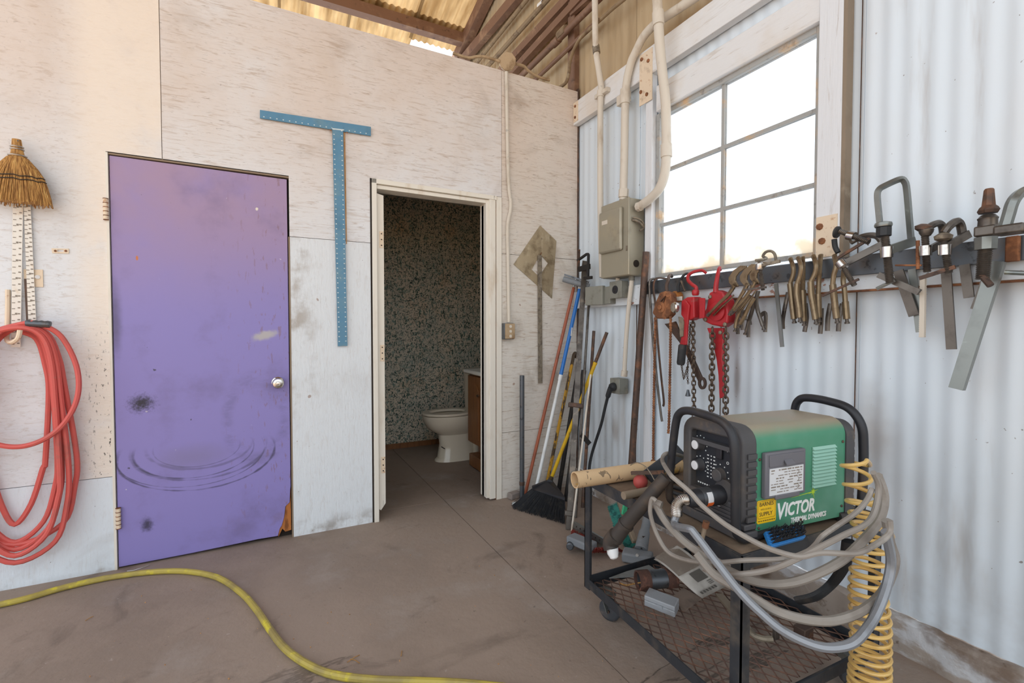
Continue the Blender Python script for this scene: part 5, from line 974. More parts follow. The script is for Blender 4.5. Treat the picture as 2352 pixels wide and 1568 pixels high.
def lleg(p, dx, dy):
    b = MB(); b.bx(p.x, p.x + dx * .034, p.y, p.y + dy * .004, ZL - .03, ZT + .008); b.bx(p.x, p.x + dx * .004, p.y, p.y + dy * .034, ZL - .03, ZT + .008); b.build('leg', 'cart_paint', ca)
lleg(FL + Vector((-.004, .004, 0)), 1, -1); lleg(NL + Vector((-.004, -.004, 0)), 1, 1); lleg(NR + Vector((.004, -.004, 0)), -1, 1); lleg(FR + Vector((.004, .004, 0)), -1, -1)
# lower shelf strands
SW = .0200; LW = .062
for par in (0, 1):
    P = []; k = 0; y = -1.36
    while y > -2.10: P.append(Vector(((SW * .47) * (1 if (k + par) % 2 else -1), y, 0))); y -= LW / 2; k += 1
    Q = []
    for a, b_ in zip(P, P[1:]): Q += [a.lerp(b_, .12), a.lerp(b_, .88)]
    st = MB().tube(Q, .0026, 4); ms = st.build('mesh_strand', 'mesh_rust', ca, local=True); ms.location = Vector((-.62, 0, ZL - .012)) - ORG[ca.name]
    if par == 0: s0 = ms
    else: s1 = ms
    ms.location.x = -1e-6 + (-.62 - SW * par) - ORG[ca.name].x; ms.location.y = -ORG[ca.name].y; ms.rotation_euler = (0, 0, 0)
k = 0
for i in range(-14, 16):
    if i in (0, -1): continue
    src = s0 if i % 2 == 0 else s1; o = bpy.data.objects.new('mesh_strand', src.data); COL.objects.link(o); o.parent = ca; o.location = (-.62 + i * SW - ORG[ca.name].x, -ORG[ca.name].y, ZL - .012)
MB().prism([up(p_.lerp(cc, .008), ZT + .006) for p_ in (FL, NL, NR, FR)], (0, 0, .005)).build('tray', 'dusty_tray', ca, smooth=0)
# casters
mk('tyre', '#3a3c40', [D(c='#6b625a', s=12, lo=.5, hi=.7, amt=.7)], rough=.7)
for p, rz_ in ((FL + Vector((.055, -.06, 0)), .5), (NL + Vector((.055, .06, 0)), .2), (NR + Vector((-.055, .06, 0)), 1.2), (FR + Vector((-.055, -.06, 0)), .9)):
    ax = Vector((math.cos(rz_), math.sin(rz_), 0)); tr_ = Vector((-ax.y, ax.x, 0)); c = p + tr_ * -.02 + Vector((0, 0, .044)); b = MB()
    cs = MB().lathe([(.030, -.016), (.040, -.013), (.044, -.008), (.044, .008), (.040, .013), (.030, .016)], c, ax, 24).build('caster_wheel', 'tyre', ca)
    for s2 in (-1, 1): MB().bar(c + ax * (s2 * .021), p + ax * (s2 * .021) + Vector((0, 0, .100)), .003, .03, ax).build('caster_fork', 'zinc', cs)
    MB().bx(p.x - .03, p.x + .03, p.y - .03, p.y + .03, .100, .1195).build('caster_plate', 'zinc', cs); MB().cyl(c - ax * .026, c + ax * .026, .006, n=10).build('axle', 'rust_steel', cs)
# ---- things on the lower shelf
z63 = zm(1300, 1180, .2475); z73 = zm(1640, 1180, .2474); zs = ZL - .009
g6 = lambda x, y, z=zs: G(*z63(x, y), z)
g7 = lambda x, y, z=zs: G(*z73(x, y), z)
mk('card', '#8d7a6c', [D(c='#6f5f54', s=9, lo=.45, hi=.7)], rough=.9); mk('grey_card', '#7f817f', [D(c='#656059', s=6, lo=.45, hi=.7)], rough=.8)
mk('clear_plastic', '#b9bcc0', [D(c='#8f8a86', s=9, lo=.5, hi=.72, amt=.5)], rough=.3, trans=.35); mk('manual_paper', '#b9b3ab', [D(c='#7a6f64', s=5, lo=.42, hi=.66, amt=.9)], rough=.7); mk('print_dark', '#57524c', rough=.8)
mk('rust_dark', '#54392f', [D(c='#7a5040', s=30, lo=.5, hi=.68)], rough=.9, bump=(60, .5))
o = thing('pipe_nipple', 'thick rusty steel pipe piece with burred ends on the lower cart shelf', 'pipe', g6(840, 690)); r_ = .036
a = g6(690, 615, zs + .0392); b_ = g6(985, 592, zs + .0392); MB().pipe(a, b_, r_, r_ - .006).build('pipe', 'dark_steel', o); dv = (b_ - a).normalized()
MB().pipe(a - dv * .012, a + dv * .035, r_ + .002, r_ - .004).build('rusty_end', 'rust_dark', o); MB().pipe(b_ - dv * .03, b_ + dv * .012, r_ + .002, r_ - .004).build('rusty_end', 'rust_dark', o)
o = thing('plastic_box', 'small clear plastic hinged box on the rusty mesh shelf', 'box', g6(880, 900)); c0, c1_, c2_ = g6(725, 850), g6(1010, 965), g6(1050, 880)
ux = (c1_ - c0); uy = (c2_ - c1_); hgt = .040
MB().prism([c0, c1_, c1_ + uy, c0 + uy], (0, 0, hgt * .55)).build('base', 'clear_plastic', o, bevel=.003, smooth=0); MB().prism([c0 + Vector((0, 0, hgt * .56)), c1_ + Vector((0, 0, hgt * .56)), c1_ + uy + Vector((0, 0, hgt * .56)), c0 + uy + Vector((0, 0, hgt * .56))], (0, 0, hgt * .44)).build('lid', 'clear_plastic', o, bevel=.003, smooth=0)
m_ = c0.lerp(c1_, .5) + Vector((0, 0, hgt * .5)); MB().box(m_ + Vector((-.001, -.003, 0)), (.02, .004, .012), Matrix.Rotation(math.atan2(ux.y, ux.x), 3, 'Z')).build('latch', 'clear_plastic', o)
for k in range(2): b = None
tag(MB().prism([g6(960, 790, zs + .001), g6(1110, 900, zs + .001), g6(1260, 790, zs + .001), g6(1090, 690, zs + .001)], (0, 0, .003)).build('cardboard_sheet', 'card', smooth=0), 'small square of brown cardboard beside the clear plastic box', 'cardboard')
tag(MB().prism([g6(400, 600, zs + .001), g6(830, 572, zs + .001), g6(830, 522, zs + .001), g6(770, 480, zs + .001), g6(560, 540, zs + .001)], (0, 0, .004)).build('grey_sheet', 'grey_card', smooth=0), 'grey flat sheet at the far end of the lower cart shelf', 'sheet')
mo = thing('instruction_manual', 'dirty curled instruction booklet lying on the lower cart shelf', 'booklet', g6(1150, 780))
A_, B_, C_, D_ = g6(815, 420, .25), g6(1265, 785, zs + .02), g6(1490, 670, zs + .03), g6(1030, 290, .33)
def pg_(u, v):
    p = A_.lerp(B_, u); q = D_.lerp(C_, u); r = p.lerp(q, v); r.z += .03 * math.sin(u * 3.1) * (1 - u) - .01 * math.sin(u * math.pi); return r
MB().grid(pg_, 14, 6).build('cover', 'manual_paper', mo, solid=.002)
def patch(u0, u1, v0, v1, nm, mt):
    return MB().grid(lambda u, v: pg_(u0 + (u1 - u0) * u, v0 + (v1 - v0) * v) + Vector((-.003, -.003, .008)), 12, 6).build(nm, mt, mo)
mk('print_brown', '#6f6358', [D(c='#8d8276', s=12, lo=.45, hi=.7)], rough=.7)
patch(.0, .52, .02, .86, 'printed_picture', 'print_brown'); patch(.56, .74, .35, .78, 'printed_frame', 'print_dark')
for k in range(6): patch(.90, .95, .10 + k * .11, .17 + k * .11, 'printed_icon', 'print_dark')
for k in range(3): patch(.78 + .03 * k, .79 + .03 * k, .62, .8, 'printed_line', 'print_dark')
tag(MB().tube(catmull([g6(500, 640, zs + .004), g6(560, 660, zs + .006), g6(640, 645, zs + .01), g6(725, 632, zs + .03)], 4), .0028, 6).build('straw_stalk', 'straw'), 'dry straw stalk poking into the rusty pipe piece', 'straw')
tag(MB().bar(g6(1420, 745, zs + .006), g6(1570, 920, zs + .006), .03, .008).build('steel_strip', 'old_sheet'), 'flat grey steel strip on the lower shelf beside the near leg', 'strip')
tag(MB().tube(catmull([g7(200, 830, zs + .02), g7(330, 1080, zs + .02), g7(430, 1150, zs + .02), g7(540, 1160, zs + .02)], 5), .010, 8).build('bent_pipe', 'old_rule'), 'short bent grey pipe on the rusty mesh shelf', 'pipe')
tag(MB().bx(*(lambda p: (p.x - .012, p.x + .012, p.y - .006, p.y + .006))(g7(575, 1160)), zs, zs + .05).build('steel_block', 'worn_steel', bevel=.003), 'small upright steel block on the mesh shelf', 'block')
tag(MB().bx(*(lambda p: (p.x - .025, p.x + .025, p.y - .02, p.y + .02))(g7(830, 1130)), zs, zs + .035).build('steel_bracket', 'rust_steel', bevel=.003), 'rusty steel bracket near the right rail of the lower shelf', 'bracket')
tag(MB().tube(catmull([g7(1250, 250, .50), G(*z73(1210, 470), .40), G(*z73(1100, 640), .28), G(*z73(950, 760), .235), G(*z73(770, 805), ZL + .048)], 6), .011, 8, flat=1.8).build('rubber_strap', 'cord_black'), 'black rubber strap hanging down behind the cart onto its lower shelf', 'strap')
# ================================================================ WELDER
mk('green_paint', '#468a6c', [D(c='#5fa286', s=3, lo=.5, hi=.75, amt=.5), D(c='#a59480', s=4, lo=.05, hi=.4, axis=(2, .280, .313), amt=.95), D(c='#7fa595', s=3, lo=.4, hi=.7, amt=.35), D(c='#8a8a78', s=9, lo=.55, hi=.75, axis=(2, .06, .0), amt=.5)], rough=.35, spec=.4)
mk('mint_paint', '#9cc9b8', rough=.5)
mk('casing_black', '#4a494b', [D(c='#6b5d4f', s=6, lo=.45, hi=.72, amt=.7), D(c='#7d6b58', s=14, lo=.6, hi=.75, amt=.6)], rough=.6)
mk('panel_black', '#20242b', [D(c='#4d463f', s=7, lo=.5, hi=.75, amt=.5)], rough=.5)
mk('tube_black', '#2c2d31', [D(c='#6b5c4d', s=5, lo=.5, hi=.72, amt=.65)], rough=.45, metal=.2)
mk('grey_casing', '#6b6a70', [D(c='#857a70', s=7, lo=.5, hi=.75, amt=.5)], rough=.6)
mk('label_white', '#d9dadc', rough=.5); mk('label_yellow', '#f0c21a', rough=.5); mk('label_orange', '#e0672a', rough=.5); mk('letter_white', '#eef0ee', rough=.5); mk('letter_lime', '#b9d92e', rough=.5); mk('letter_dark', '#4a3f20', rough=.6)
WO = Vector((-.845, -2.057, ZT + .0152)); WA = math.radians(-5.6)
we = thing('plasma_cutter', 'dusty green and black plasma cutter with tubular guards on the cart', 'plasma cutter', WO, WA); ORG[we.name] = Vector((0, 0, 0))
WL, WW, WH = .372, .225, .315
def shell(l0, l1, w0, w1, h0, h1, r, nm, mt, n=8, parent=None, hole=None):
    prof = [(w0, h0), (w1, h0)] + [(w1 - r + r * math.cos(math.pi / 2 * k / n), h1 - r + r * math.sin(math.pi / 2 * k / n)) for k in range(n + 1)] + [(w0 + r - r * math.sin(math.pi / 2 * k / n), h1 - r + r * math.cos(math.pi / 2 * k / n)) for k in range(n + 1)]
    return MB().prism([(l0, y, z) for y, z in prof], (l1 - l0, 0, 0)).build(nm, mt, parent or we, local=True)
gs = shell(.0, WL, 0, WW, .012, WH, .05, 'green_cover', 'green_paint')
# front bezel as a frame: outer rounded shape with a recessed control panel
def frame_prof(w0, w1, h0, h1, r, n=6):
    out = []
    for cx_, cz_, a0 in ((w1 - r, h1 - r, 0), (w0 + r, h1 - r, 90), (w0 + r, h0 + r, 180), (w1 - r, h0 + r, 270)):
        for k in range(n + 1): a = math.radians(a0 + 90 * k / n); out.append((cx_ + r * math.cos(a), cz_ + r * math.sin(a)))
    return out
fo, fi = frame_prof(-.004, WW + .004, .03, WH + .004, .05), frame_prof(.028, WW - .028, .085, WH - .035, .014)
fz = MB().ring([(-.055, y, z) for y, z in fo], [(-.055, y, z) for y, z in fi], (.054, 0, 0)).build('front_bezel', 'casing_black', we, local=True, bevel=.006)
shell(WL + .001, WL + .038, -.004, WW + .004, .0, WH - .01, .045, 'rear_bezel', 'casing_black')
for k in range(9):     # ribbed side of the bezels
    MB().bx(-.040, -.006, -.009, -.003, .055 + k * .022, .069 + k * .022).build('bezel_rib', 'casing_black', fz, local=True)
    MB().bx(WL + .038, WL + .046, .0, WW, .055 + k * .024, .070 + k * .024).build('bezel_rib', 'casing_black', we, local=True)
for y in (-.004, WW + .004): pass
MB().bx(-.056, -.002, -.012, WW + .012, .0, .03).build('front_foot', 'casing_black', we, local=True, bevel=.004); MB().bx(-.052, -.006, -.010, .02, .034, .05).build('foot_bracket', 'casing_black', we, local=True, bevel=.003)
MB().bx(-.030, -.024, .024, WW - .024, .08, WH - .03).build('control_panel', 'panel_black', we, local=True)
MB().bx(-.056, -.028, .026, WW - .026, .055, .10).build('lower_lip', 'casing_black', we, local=True, bevel=.004)
for k in range(5): MB().bx(-.060, -.056, .03, WW - .03, .036 + k * .011, .041 + k * .011).build('front_louver', 'casing_black', we, local=True)
MB().bx(-.050, -.030, .030, WW - .030, WH - .075, WH - .062).build('panel_shelf', 'casing_black', we, local=True)
def knob(y, z, r, h, capm):
    k = MB().lathe([(r * 1.1, 0), (r, .004), (r * .92, h), (r * .8, h + .002)], (-.030, y, z), (-1, 0, 0), 20).build('dial_knob', 'casing_black', we, local=True)
    if capm: MB().lathe([(r * .82, 0), (r * .8, .002), (r * .4, .003)], (-.030 - h - .001, y, z), (-1, 0, 0), 20).build('knob_cap', capm, k, local=True)
    b = MB()
    for q in range(9): a = math.radians(-40 + q * 32); b.box((-.0305, y + math.cos(a) * r * 1.55, z + math.sin(a) * r * 1.55), (.001, .003, .003))
    b.build('dial_marks', 'letter_white', k, local=True, kind='stuff')
knob(.178, .232, .017, .022, 'label_white'); knob(.178, .168, .017, .022, 'label_white'); knob(.098, .158, .020, .016, None)
MB().bx(-.038, -.030, .088, .110, .205, .240).build('power_switch', 'black_plastic', we, local=True, bevel=.003)
textmesh('I', .012, 'switch_mark', 'letter_white', we, Matrix.Translation((-.0305, .074, .232)) @ Matrix.Rotation(-math.pi / 2, 4, 'Z') @ Matrix.Rotation(math.pi / 2, 4, 'X')); textmesh('O', .012, 'switch_mark', 'letter_white', we, Matrix.Translation((-.0305, .076, .196)) @ Matrix.Rotation(-math.pi / 2, 4, 'Z') @ Matrix.Rotation(math.pi / 2, 4, 'X'))
b = MB()
for k in range(7):
    for q in (.147, .134, .122): b.box((-.0305, q, .205 - k * .011), (.001, .006 if q != .134 else .004, .003))
for k in range(6): b.box((-.0305, .185 - k * .009, .112), (.001, .005, .004))
b.build('panel_print', 'letter_white', we, local=True, kind='stuff')
# torch connector
MB().lathe([(.040, 0), (.040, .012), (.034, .020), (.030, .03)], (-.028, .072, .112), (-1, 0, 0), 22).build('connector_base', 'casing_black', we, local=True)
tc_ = MB().lathe([(.028, 0), (.029, .035), (.026, .040), (.025, .095), (.022, .105), (.018, .112)], (-.055, .072, .112), Vector((-1, .12, -.05)), 22).build('torch_connector', 'tube_black', we, local=True)
MB().lathe([(.0265, .040), (.0265, .072)], (-.055, .072, .112), Vector((-1, .12, -.05)), 22).build('metal_sleeve', 'dark_steel', tc_, local=True)
lab = MB(); c0 = Vector((-.055, .072, .112)); axx = Vector((-1, .12, -.05)).normalized()
def cpatch(a0, a1, h0, h1, r):
    N_ = Vector((0, -1, 0)); N_ = (N_ - axx * N_.dot(axx)).normalized(); B2 = axx.cross(N_)
    return MB().grid(lambda u, v: c0 + axx * (h0 + (h1 - h0) * v) + N_ * (math.cos(a0 + (a1 - a0) * u) * r) + B2 * (math.sin(a0 + (a1 - a0) * u) * r), 8, 1)
cpatch(-1.3, -.3, .042, .062, .0272).build('warning_label', 'label_orange', tc_, local=True); cpatch(-.3, .8, .044, .062, .0272).build('warning_label', 'label_white', tc_, local=True)
# side pocket cover, louvres, lettering
pk = MB().bx(.018, .178, -.016, .0, .115, .245).build('pocket_cover', 'grey_casing', we, local=True, bevel=.004)
MB().bx(.030, .168, -.0185, -.016, .205, .238).build('upper_panel', 'grey_casing', pk, local=True, bevel=.002); MB().bx(.032, .166, -.0175, -.016, .124, .200).build('instruction_label', 'label_white', pk, local=True)
MB().prism([(.085, -.019, .222), (.115, -.019, .222), (.118, -.030, .212), (.082, -.030, .212)], (0, 0, -.004)).build('finger_tab', 'grey_casing', pk, local=True); MB().bx(.055, .150, -.020, -.012, .110, .124).build('lower_hinge', 'grey_casing', pk, local=True, bevel=.003)
b = MB(); rr = random.Random(9)
for k in range(9):
    x_ = .037
    while x_ < .155:
        l_ = rr.uniform(.006, .022); l_ = min(l_, .160 - x_)
        if rr.random() < .75: b.box((x_ + l_ / 2, -.0178, .194 - k * .0078), (l_, .0006, .0022 if k % 3 else .0035))
        x_ += l_ + .004
for k in range(3): b.tube([(.140 + .007 * math.cos(t_ * .5 - 1.6), -.0178, .182 - k * .021 + .006 * math.sin(t_ * .5 - 1.6)) for t_ in range(7)], .0009, 4)
b.build('label_print', 'ink', pk, local=True, kind='stuff')
for k in range(12):
    z = .118 + k * .0103
    if k == 0: lv = MB().prism([(.225, -.001, 0), (.225, -.008, .001), (.225, -.001, .0085)], (.100, 0, 0)).build('louver', 'mint_paint', gs, local=True, smooth=0); lv.location = (0, 0, z)
    else: o = bpy.data.objects.new('louver', lv.data); COL.objects.link(o); o.parent = gs; o.location = (0, 0, z)
side_m = lambda x, z, y=-.0008: Matrix.Translation((x, y, z)) @ Matrix.Rotation(math.pi / 2, 4, 'X')
st_ = MB().prism([(p[0], -.0012, p[1]) for p in frame_prof(.004, .078, .042, .108, .006)], (0, .001, 0)).build('supplier_sticker', 'label_yellow', gs, local=True, smooth=0)
bo = frame_prof(.007, .075, .056, .105, .004); bi = frame_prof(.0078, .0742, .0568, .1042, .0035); MB().ring([(p[0], -.0014, p[1]) for p in bo], [(p[0], -.0014, p[1]) for p in bi], (0, .0004, 0)).build('sticker_border', 'letter_dark', st_, local=True)
textmesh('BARNES', .0155, 'sticker_lettering', 'letter_dark', st_, side_m(.013, .091, -.0012), extrude=.0003, bold=.0002); textmesh('WELDING', .0075, 'sticker_lettering', 'letter_dark', st_, side_m(.018, .079, -.0012), extrude=.0003, spacing=1.3); textmesh('SUPPLY', .0155, 'sticker_lettering', 'letter_dark', st_, side_m(.013, .063, -.0012), extrude=.0003, bold=.0002); b = MB(); [b.box((.012 + k * .0085, -.0014, .049), (.0055 if k % 3 else .007, .0004, .0022)) for k in range(8)]; b.build('sticker_small_print', 'letter_dark', st_, local=True, kind='stuff')
textmesh('V', .066, 'brand_lettering', 'letter_white', gs, side_m(.079, .044), shear=.2, bold=.0016, sx=.78); textmesh('ICTOR', .052, 'brand_lettering', 'letter_white', gs, side_m(.1125, .050), shear=.2, bold=.0016, sx=.80)
textmesh('THERMAL DYNAMICS', .0195, 'brand_lettering', 'letter_white', gs, side_m(.138, .026), shear=.2, bold=.0007, sx=.80)
MB().prism([(.140, -.0008, .099), (.228, -.0008, .1045), (.228, -.0008, .107), (.140, -.0008, .0995)], (0, .0006, 0)).build('brand_spark_tail', 'letter_lime', gs, local=True, smooth=0)
pts = []
for k in range(16): a = 2 * math.pi * k / 16 + .2; r = (.022, .004, .012, .004)[k % 4]; pts.append((.232 + r * math.cos(a), -.0009, .106 + r * math.sin(a)))
MB().prism(pts, (0, .0006, 0)).build('brand_spark', 'letter_lime', gs, local=True, smooth=0)
textmesh('ster', .022, 'front_lettering', 'label_white', we, Matrix.Translation((-.0565, .105, .068)) @ Matrix.Rotation(-math.pi / 2, 4, 'Z') @ Matrix.Rotation(math.pi / 2, 4, 'X'), shear=.2, sx=.9)
for x_, z_ in ((.012, .225), (.012, .03), (.360, .245), (.360, .045), (.18, .03)): MB().lathe([(.004, 0), (.0045, .002), (.002, .004)], (x_, 0, z_), (0, -1, 0), 8).build('screw', 'rust_steel', gs, local=True)
# guards
MB().tube(catmull([(.05, .004, .012), (-.035, -.002, .010), (-.068, -.004, .022), (-.080, -.006, .06), (-.085, -.008, .16), (-.090, -.008, .26), (-.090, .004, .308), (-.090, .04, .334), (-.090, .11, .342), (-.090, .17, .342), (-.090, .205, .328), (-.088, .225, .29), (-.085, .245, .18), (-.080, .262, .07), (-.068, .266, .030), (-.03, .262, .012), (.05, .25, .012)], 6), .0125, 12).build('front_guard', 'tube_black', we, local=True)
MB().tube(catmull([(WL - .02, .004, .012), (WL + .04, -.004, .012), (WL + .070, -.006, .03), (WL + .078, -.006, .10), (WL + .078, -.006, .22), (WL + .074, .0, .29), (WL + .07, .035, .336), (WL + .07, .10, .35), (WL + .07, .17, .352), (WL + .07, .205, .34), (WL + .07, .222, .30), (WL + .075, .23, .18), (WL + .07, .232, .03), (WL + .02, .228, .012)], 6), .0135, 12).build('rear_guard', 'tube_black', we, local=True)

# ================================================================ ON AND AROUND THE CART
RWZ = Matrix.Rotation(WA, 3, 'Z')
W2 = lambda x, y, z: WO + RWZ @ Vector((x, y, z))
mk('cable_grey', '#8f8880', [D(c='#6d635a', s=6, lo=.45, hi=.7, amt=.8), D(c='#b5aea6', s=9, lo=.58, hi=.75, amt=.5)], rough=.55)
mk('cable_silver', '#8a8d92', [D(c='#5c5a59', s=7, lo=.5, hi=.7, amt=.6)], rough=.35, metal=.3)
def lerp_tab(T, x):
    if x <= T[0][0]: return T[0][1]
    for (a, va_), (b, vb) in zip(T, T[1:]):
        if x <= b: return va_ + (vb - va_) * (x - a) / (b - a)
    return T[-1][1]
CY = [(1480, -1.85), (1700, -2.12), (1800, -2.205), (1900, -2.25), (1980, -2.272), (2060, -2.262)]
def cab(pts, r, lab, off=0.0, mt='cable_grey', pre=()):
    P = []
    for v in catmull([(x, y, 0) for x, y in pts], 6):       # crossing cables lie over one another, off metres nearer
        d_ = BW(v.x, v.y, lerp_tab(CY, v.x)) - CAM; k_ = lerp_tab([(1750, 1.0), (1980, .72 * d_.length / d_.y)], v.x); P.append(CAM + d_ * (1 + k_ * off / d_.length))
    if pre: P = catmull(list(pre) + [P[0], P[3]], 6)[:-6] + P
    return tag(MB().tube(P, r, 8).build('cable', mt), lab, 'cable')
rg = lambda z, dx=0: W2(WL + .10 + dx, -.012, z)
cab([(1543, 1094), (1585, 1130), (1613, 1161), (1669, 1206), (1739, 1247), (1788, 1267), (1838, 1278), (1887, 1269), (1962, 1271), (1999, 1257), (2041, 1227), (2044, 1195)], .0062, 'thin grey cable draped from the front guard across the green side to the coil', -.143, pre=[RW(1575, 1050, -.80), RW(1535, 1040, -.90), RW(1521, 1056, -.95)])
cab([(1507, 1150), (1497, 1146), (1494, 1181), (1512, 1233), (1540, 1271), (1593, 1289), (1655, 1291), (1714, 1286), (1801, 1283), (1850, 1268), (1872, 1252), (1890, 1230), (1924, 1206), (1962, 1180), (1990, 1150), (2003, 1122)], .0062, 'thin grey cable looping low round the cart corner and up to the rear guard', -.032)
cab([(1520, 1160), (1508, 1158), (1529, 1197), (1571, 1242), (1627, 1282), (1689, 1318), (1751, 1338), (1813, 1338), (1875, 1318), (1937, 1284), (1986, 1237), (2021, 1192), (2031, 1140), (2016, 1092)], .0112, 'thick grey cable, upper of the heavy loops around the cart corner', .0)
cab([(1616, 1306), (1650, 1316), (1702, 1318), (1764, 1309), (1813, 1291), (1872, 1262), (1937, 1229), (1986, 1205), (2008, 1175), (2018, 1120), (2006, 1085)], .0068, 'medium grey cable crossing just under the tray lip', -.054)
cab([(1600, 1270), (1640, 1318), (1689, 1348), (1739, 1378), (1788, 1405), (1850, 1422), (1912, 1425), (1974, 1405), (2023, 1365), (2048, 1318), (2055, 1279), (2044, 1242), (2036, 1195)], .0108, 'thick grey cable, lower of the heavy loops sagging below the tray', -.083)
cab([(1588, 1216), (1614, 1249), (1645, 1290), (1702, 1362), (1751, 1410), (1801, 1450), (1863, 1479), (1912, 1487), (1962, 1474), (1999, 1432), (2023, 1385), (2041, 1328), (2046, 1279), (2034, 1220)], .0102, 'silver-grey torch lead from the connector, lowest loop beside the coil', -.116, 'cable_silver', pre=[W2(-.190, .10, .060), W2(-.206, .088, .038)])
sp0 = [W2(-.164, .086, .106), W2(-.182, .092, .104), W2(-.192, .097, .088), W2(-.190, .100, .062)]
P = catmull(sp0, 26); T_ = []
for i, p in enumerate(P): T_.append(p)
n = len(P); tag(MB().tube(P, [(.0125, .0150, .0158, .0150)[i % 4] for i in range(n)], 12).build('spring_sleeve', 'chrome'), 'chrome spring sleeve on the torch connector elbow', 'spring')
# torch hanging over the cart edge
mk('torch_black', '#39332f', [D(c='#6a5644', s=7, lo=.42, hi=.7, amt=.8)], rough=.65)
to_ = thing('cutting_torch', 'dusty black cutting torch with white nozzle hanging over the cart edge', 'torch', RW(1412, 1278, -1.0))
A = [RW(1530, 1095, -.935), RW(1500, 1130, -.965), RW(1470, 1165, -.99), RW(1440, 1200, -1.01), RW(1412, 1238, -1.03)]
MB().tube(catmull(A, 5), [.020 + .005 * (i / 20) for i in range(21)], 14).build('handle', 'torch_black', to_)
hd_ = [RW(1415, 1228, -1.03), RW(1402, 1245, -1.035), RW(1405, 1260, -1.035)]; MB().tube(catmull(hd_, 4), .026, 14).build('head', 'torch_black', to_)
MB().tube([RW(1406, 1258, -1.035), RW(1408, 1270, -1.035), RW(1411, 1281, -1.035), RW(1412, 1284, -1.035)], [.020, .019, .013, .006], 14).build('nozzle', 'white_plastic', to_)
for k in (.55, .6): c = A[3].lerp(A[4], k - .5); MB().tube([c, c + (A[4] - A[3]).normalized() * .004], .0275, 14).build('grip_ring', 'torch_black', to_)
# cardboard tube
mk('tube_card', '#d3b48c', [D(c='#b8946a', s=6, lo=.5, hi=.72, amt=.6), D(c='#d9a84a', s=7, st=(1, 3, 3), lo=.60, hi=.66, amt=.7), D(c='#4d443c', s=26, st=(1.5, 1, 1), lo=.665, hi=.685, det=1, dis=1.5, amt=.7)], rough=.8)
pa, pb = G(1320, 1102, .6155), G(1560, 1068, .6155)
tag(MB().pipe(pa, pb, .0305, .0265, 28).build('cardboard_tube', 'tube_card'), 'tan printed cardboard tube lying across the far cart rail', 'tube')
p = G(1471, 1106, .611); mk('red_ball', '#b04a44', [D(c='#8a625a', s=9, lo=.5, hi=.72, amt=.7)], rough=.6); tag(MB().ball((p.x, p.y, .611), .0265, 14).build('float_ball', 'red_ball'), 'dusty red ball float beside the cardboard tube', 'ball')
lean('pipe', G(1512, 1122, .598), G(1432, 1138, .598), .014, 'old_sheet', 'dull brown pipe lying on the far end of the cart tray', 'pipe')
tag(MB().bar(RW(1508, 1104, -.80) + Vector((0, .05, 0)), RW(1592, 1042, -.72) + Vector((0, .05, 0)), .012, .05).build('steel_angle', 'cart_paint', bevel=.002), 'blue-black flat steel bar propped behind the front guard', 'bar')
tag(MB().bar(RW(1450, 1086, -.86), RW(1525, 1084, -.80), .010, .012).build('steel_rod', 'rust_steel'), 'short dark rod resting over the red ball float', 'rod')
P = [G(x, y, .592) for x, y in ((1525, 1120), (1560, 1135), (1600, 1140), (1570, 1125), (1530, 1112), (1560, 1105), (1595, 1120))]
tag(MB().tube(catmull(P, 6), .007, 8).build('cable', 'cord_black'), 'black cable heap on the tray behind the front guard', 'cable')
P = [RW(1505, 1105, -.86), RW(1490, 1080, -.86), RW(1478, 1068, -.86), RW(1462, 1062, -.86), RW(1448, 1068, -.86)]
tag(MB().tube(catmull(P + [RW(1520, 1125, -.86)][::-1], 5) if False else catmull([RW(1520, 1128, -.86)] + P, 5), .0018, 6).build('wire', 'old_rule'), 'thin loose grey wire curling over the red ball float', 'wire')
p, q = RW(*z33(1185, 1060), -.972), RW(*z33(1125, 1300), -.978); o = thing('air_fitting', 'thin dusty pipe hanging under the front of the plasma cutter', 'pipe', q); MB().cyl(p, q, .006, n=10).build('pipe', 'old_sheet', o); MB().cyl(p, p.lerp(q, .2), .009, n=10).build('rusty_nut', 'rust', o)
# wire brush block
mk('blue_plastic', '#2f7fc4', [D(c='#5a7d99', s=12, lo=.55, hi=.72, amt=.5)], rough=.5)
zt = ZT + .012
a0, a1, a2, a3 = G(1772, 1256, zt + .010), G(1850, 1234, zt + .010), G(1843, 1206, zt + .034), G(1757, 1220, zt + .034)
br = thing('wire_brush', 'blue plastic wire brush block with dark bristles leaning on the green case', 'brush', G(1800, 1255, zt)); nb = (a1 - a0).cross(a3 - a0).normalized(); nb = nb if nb.dot(CAM - a0) > 0 else -nb
MB().prism([a0, a1, a2, a3], -nb * .012).build('block', 'blue_plastic', br, bevel=.002, smooth=0)
for i in range(5):
    v = (i + .5) / 5; p = a0.lerp(a3, v); q = a1.lerp(a2, v); b = MB()
    MB().bar(p + nb * .001, q + nb * .001, .0022, .004, nb).build('ridge', 'blue_plastic', br); rr = random.Random(i)
    for k in range(46):
        c = p.lerp(q, .06 + .9 * k / 45) + (a3 - a0) * .09; t2 = c + nb * rr.uniform(.012, .020) + Vector((rr.uniform(-.003, .003), rr.uniform(-.003, .003), rr.uniform(-.002, .003))); b.tube([c, t2], .0013, 3)
    b.build('bristle_row', 'black_bristle', br, kind='stuff')
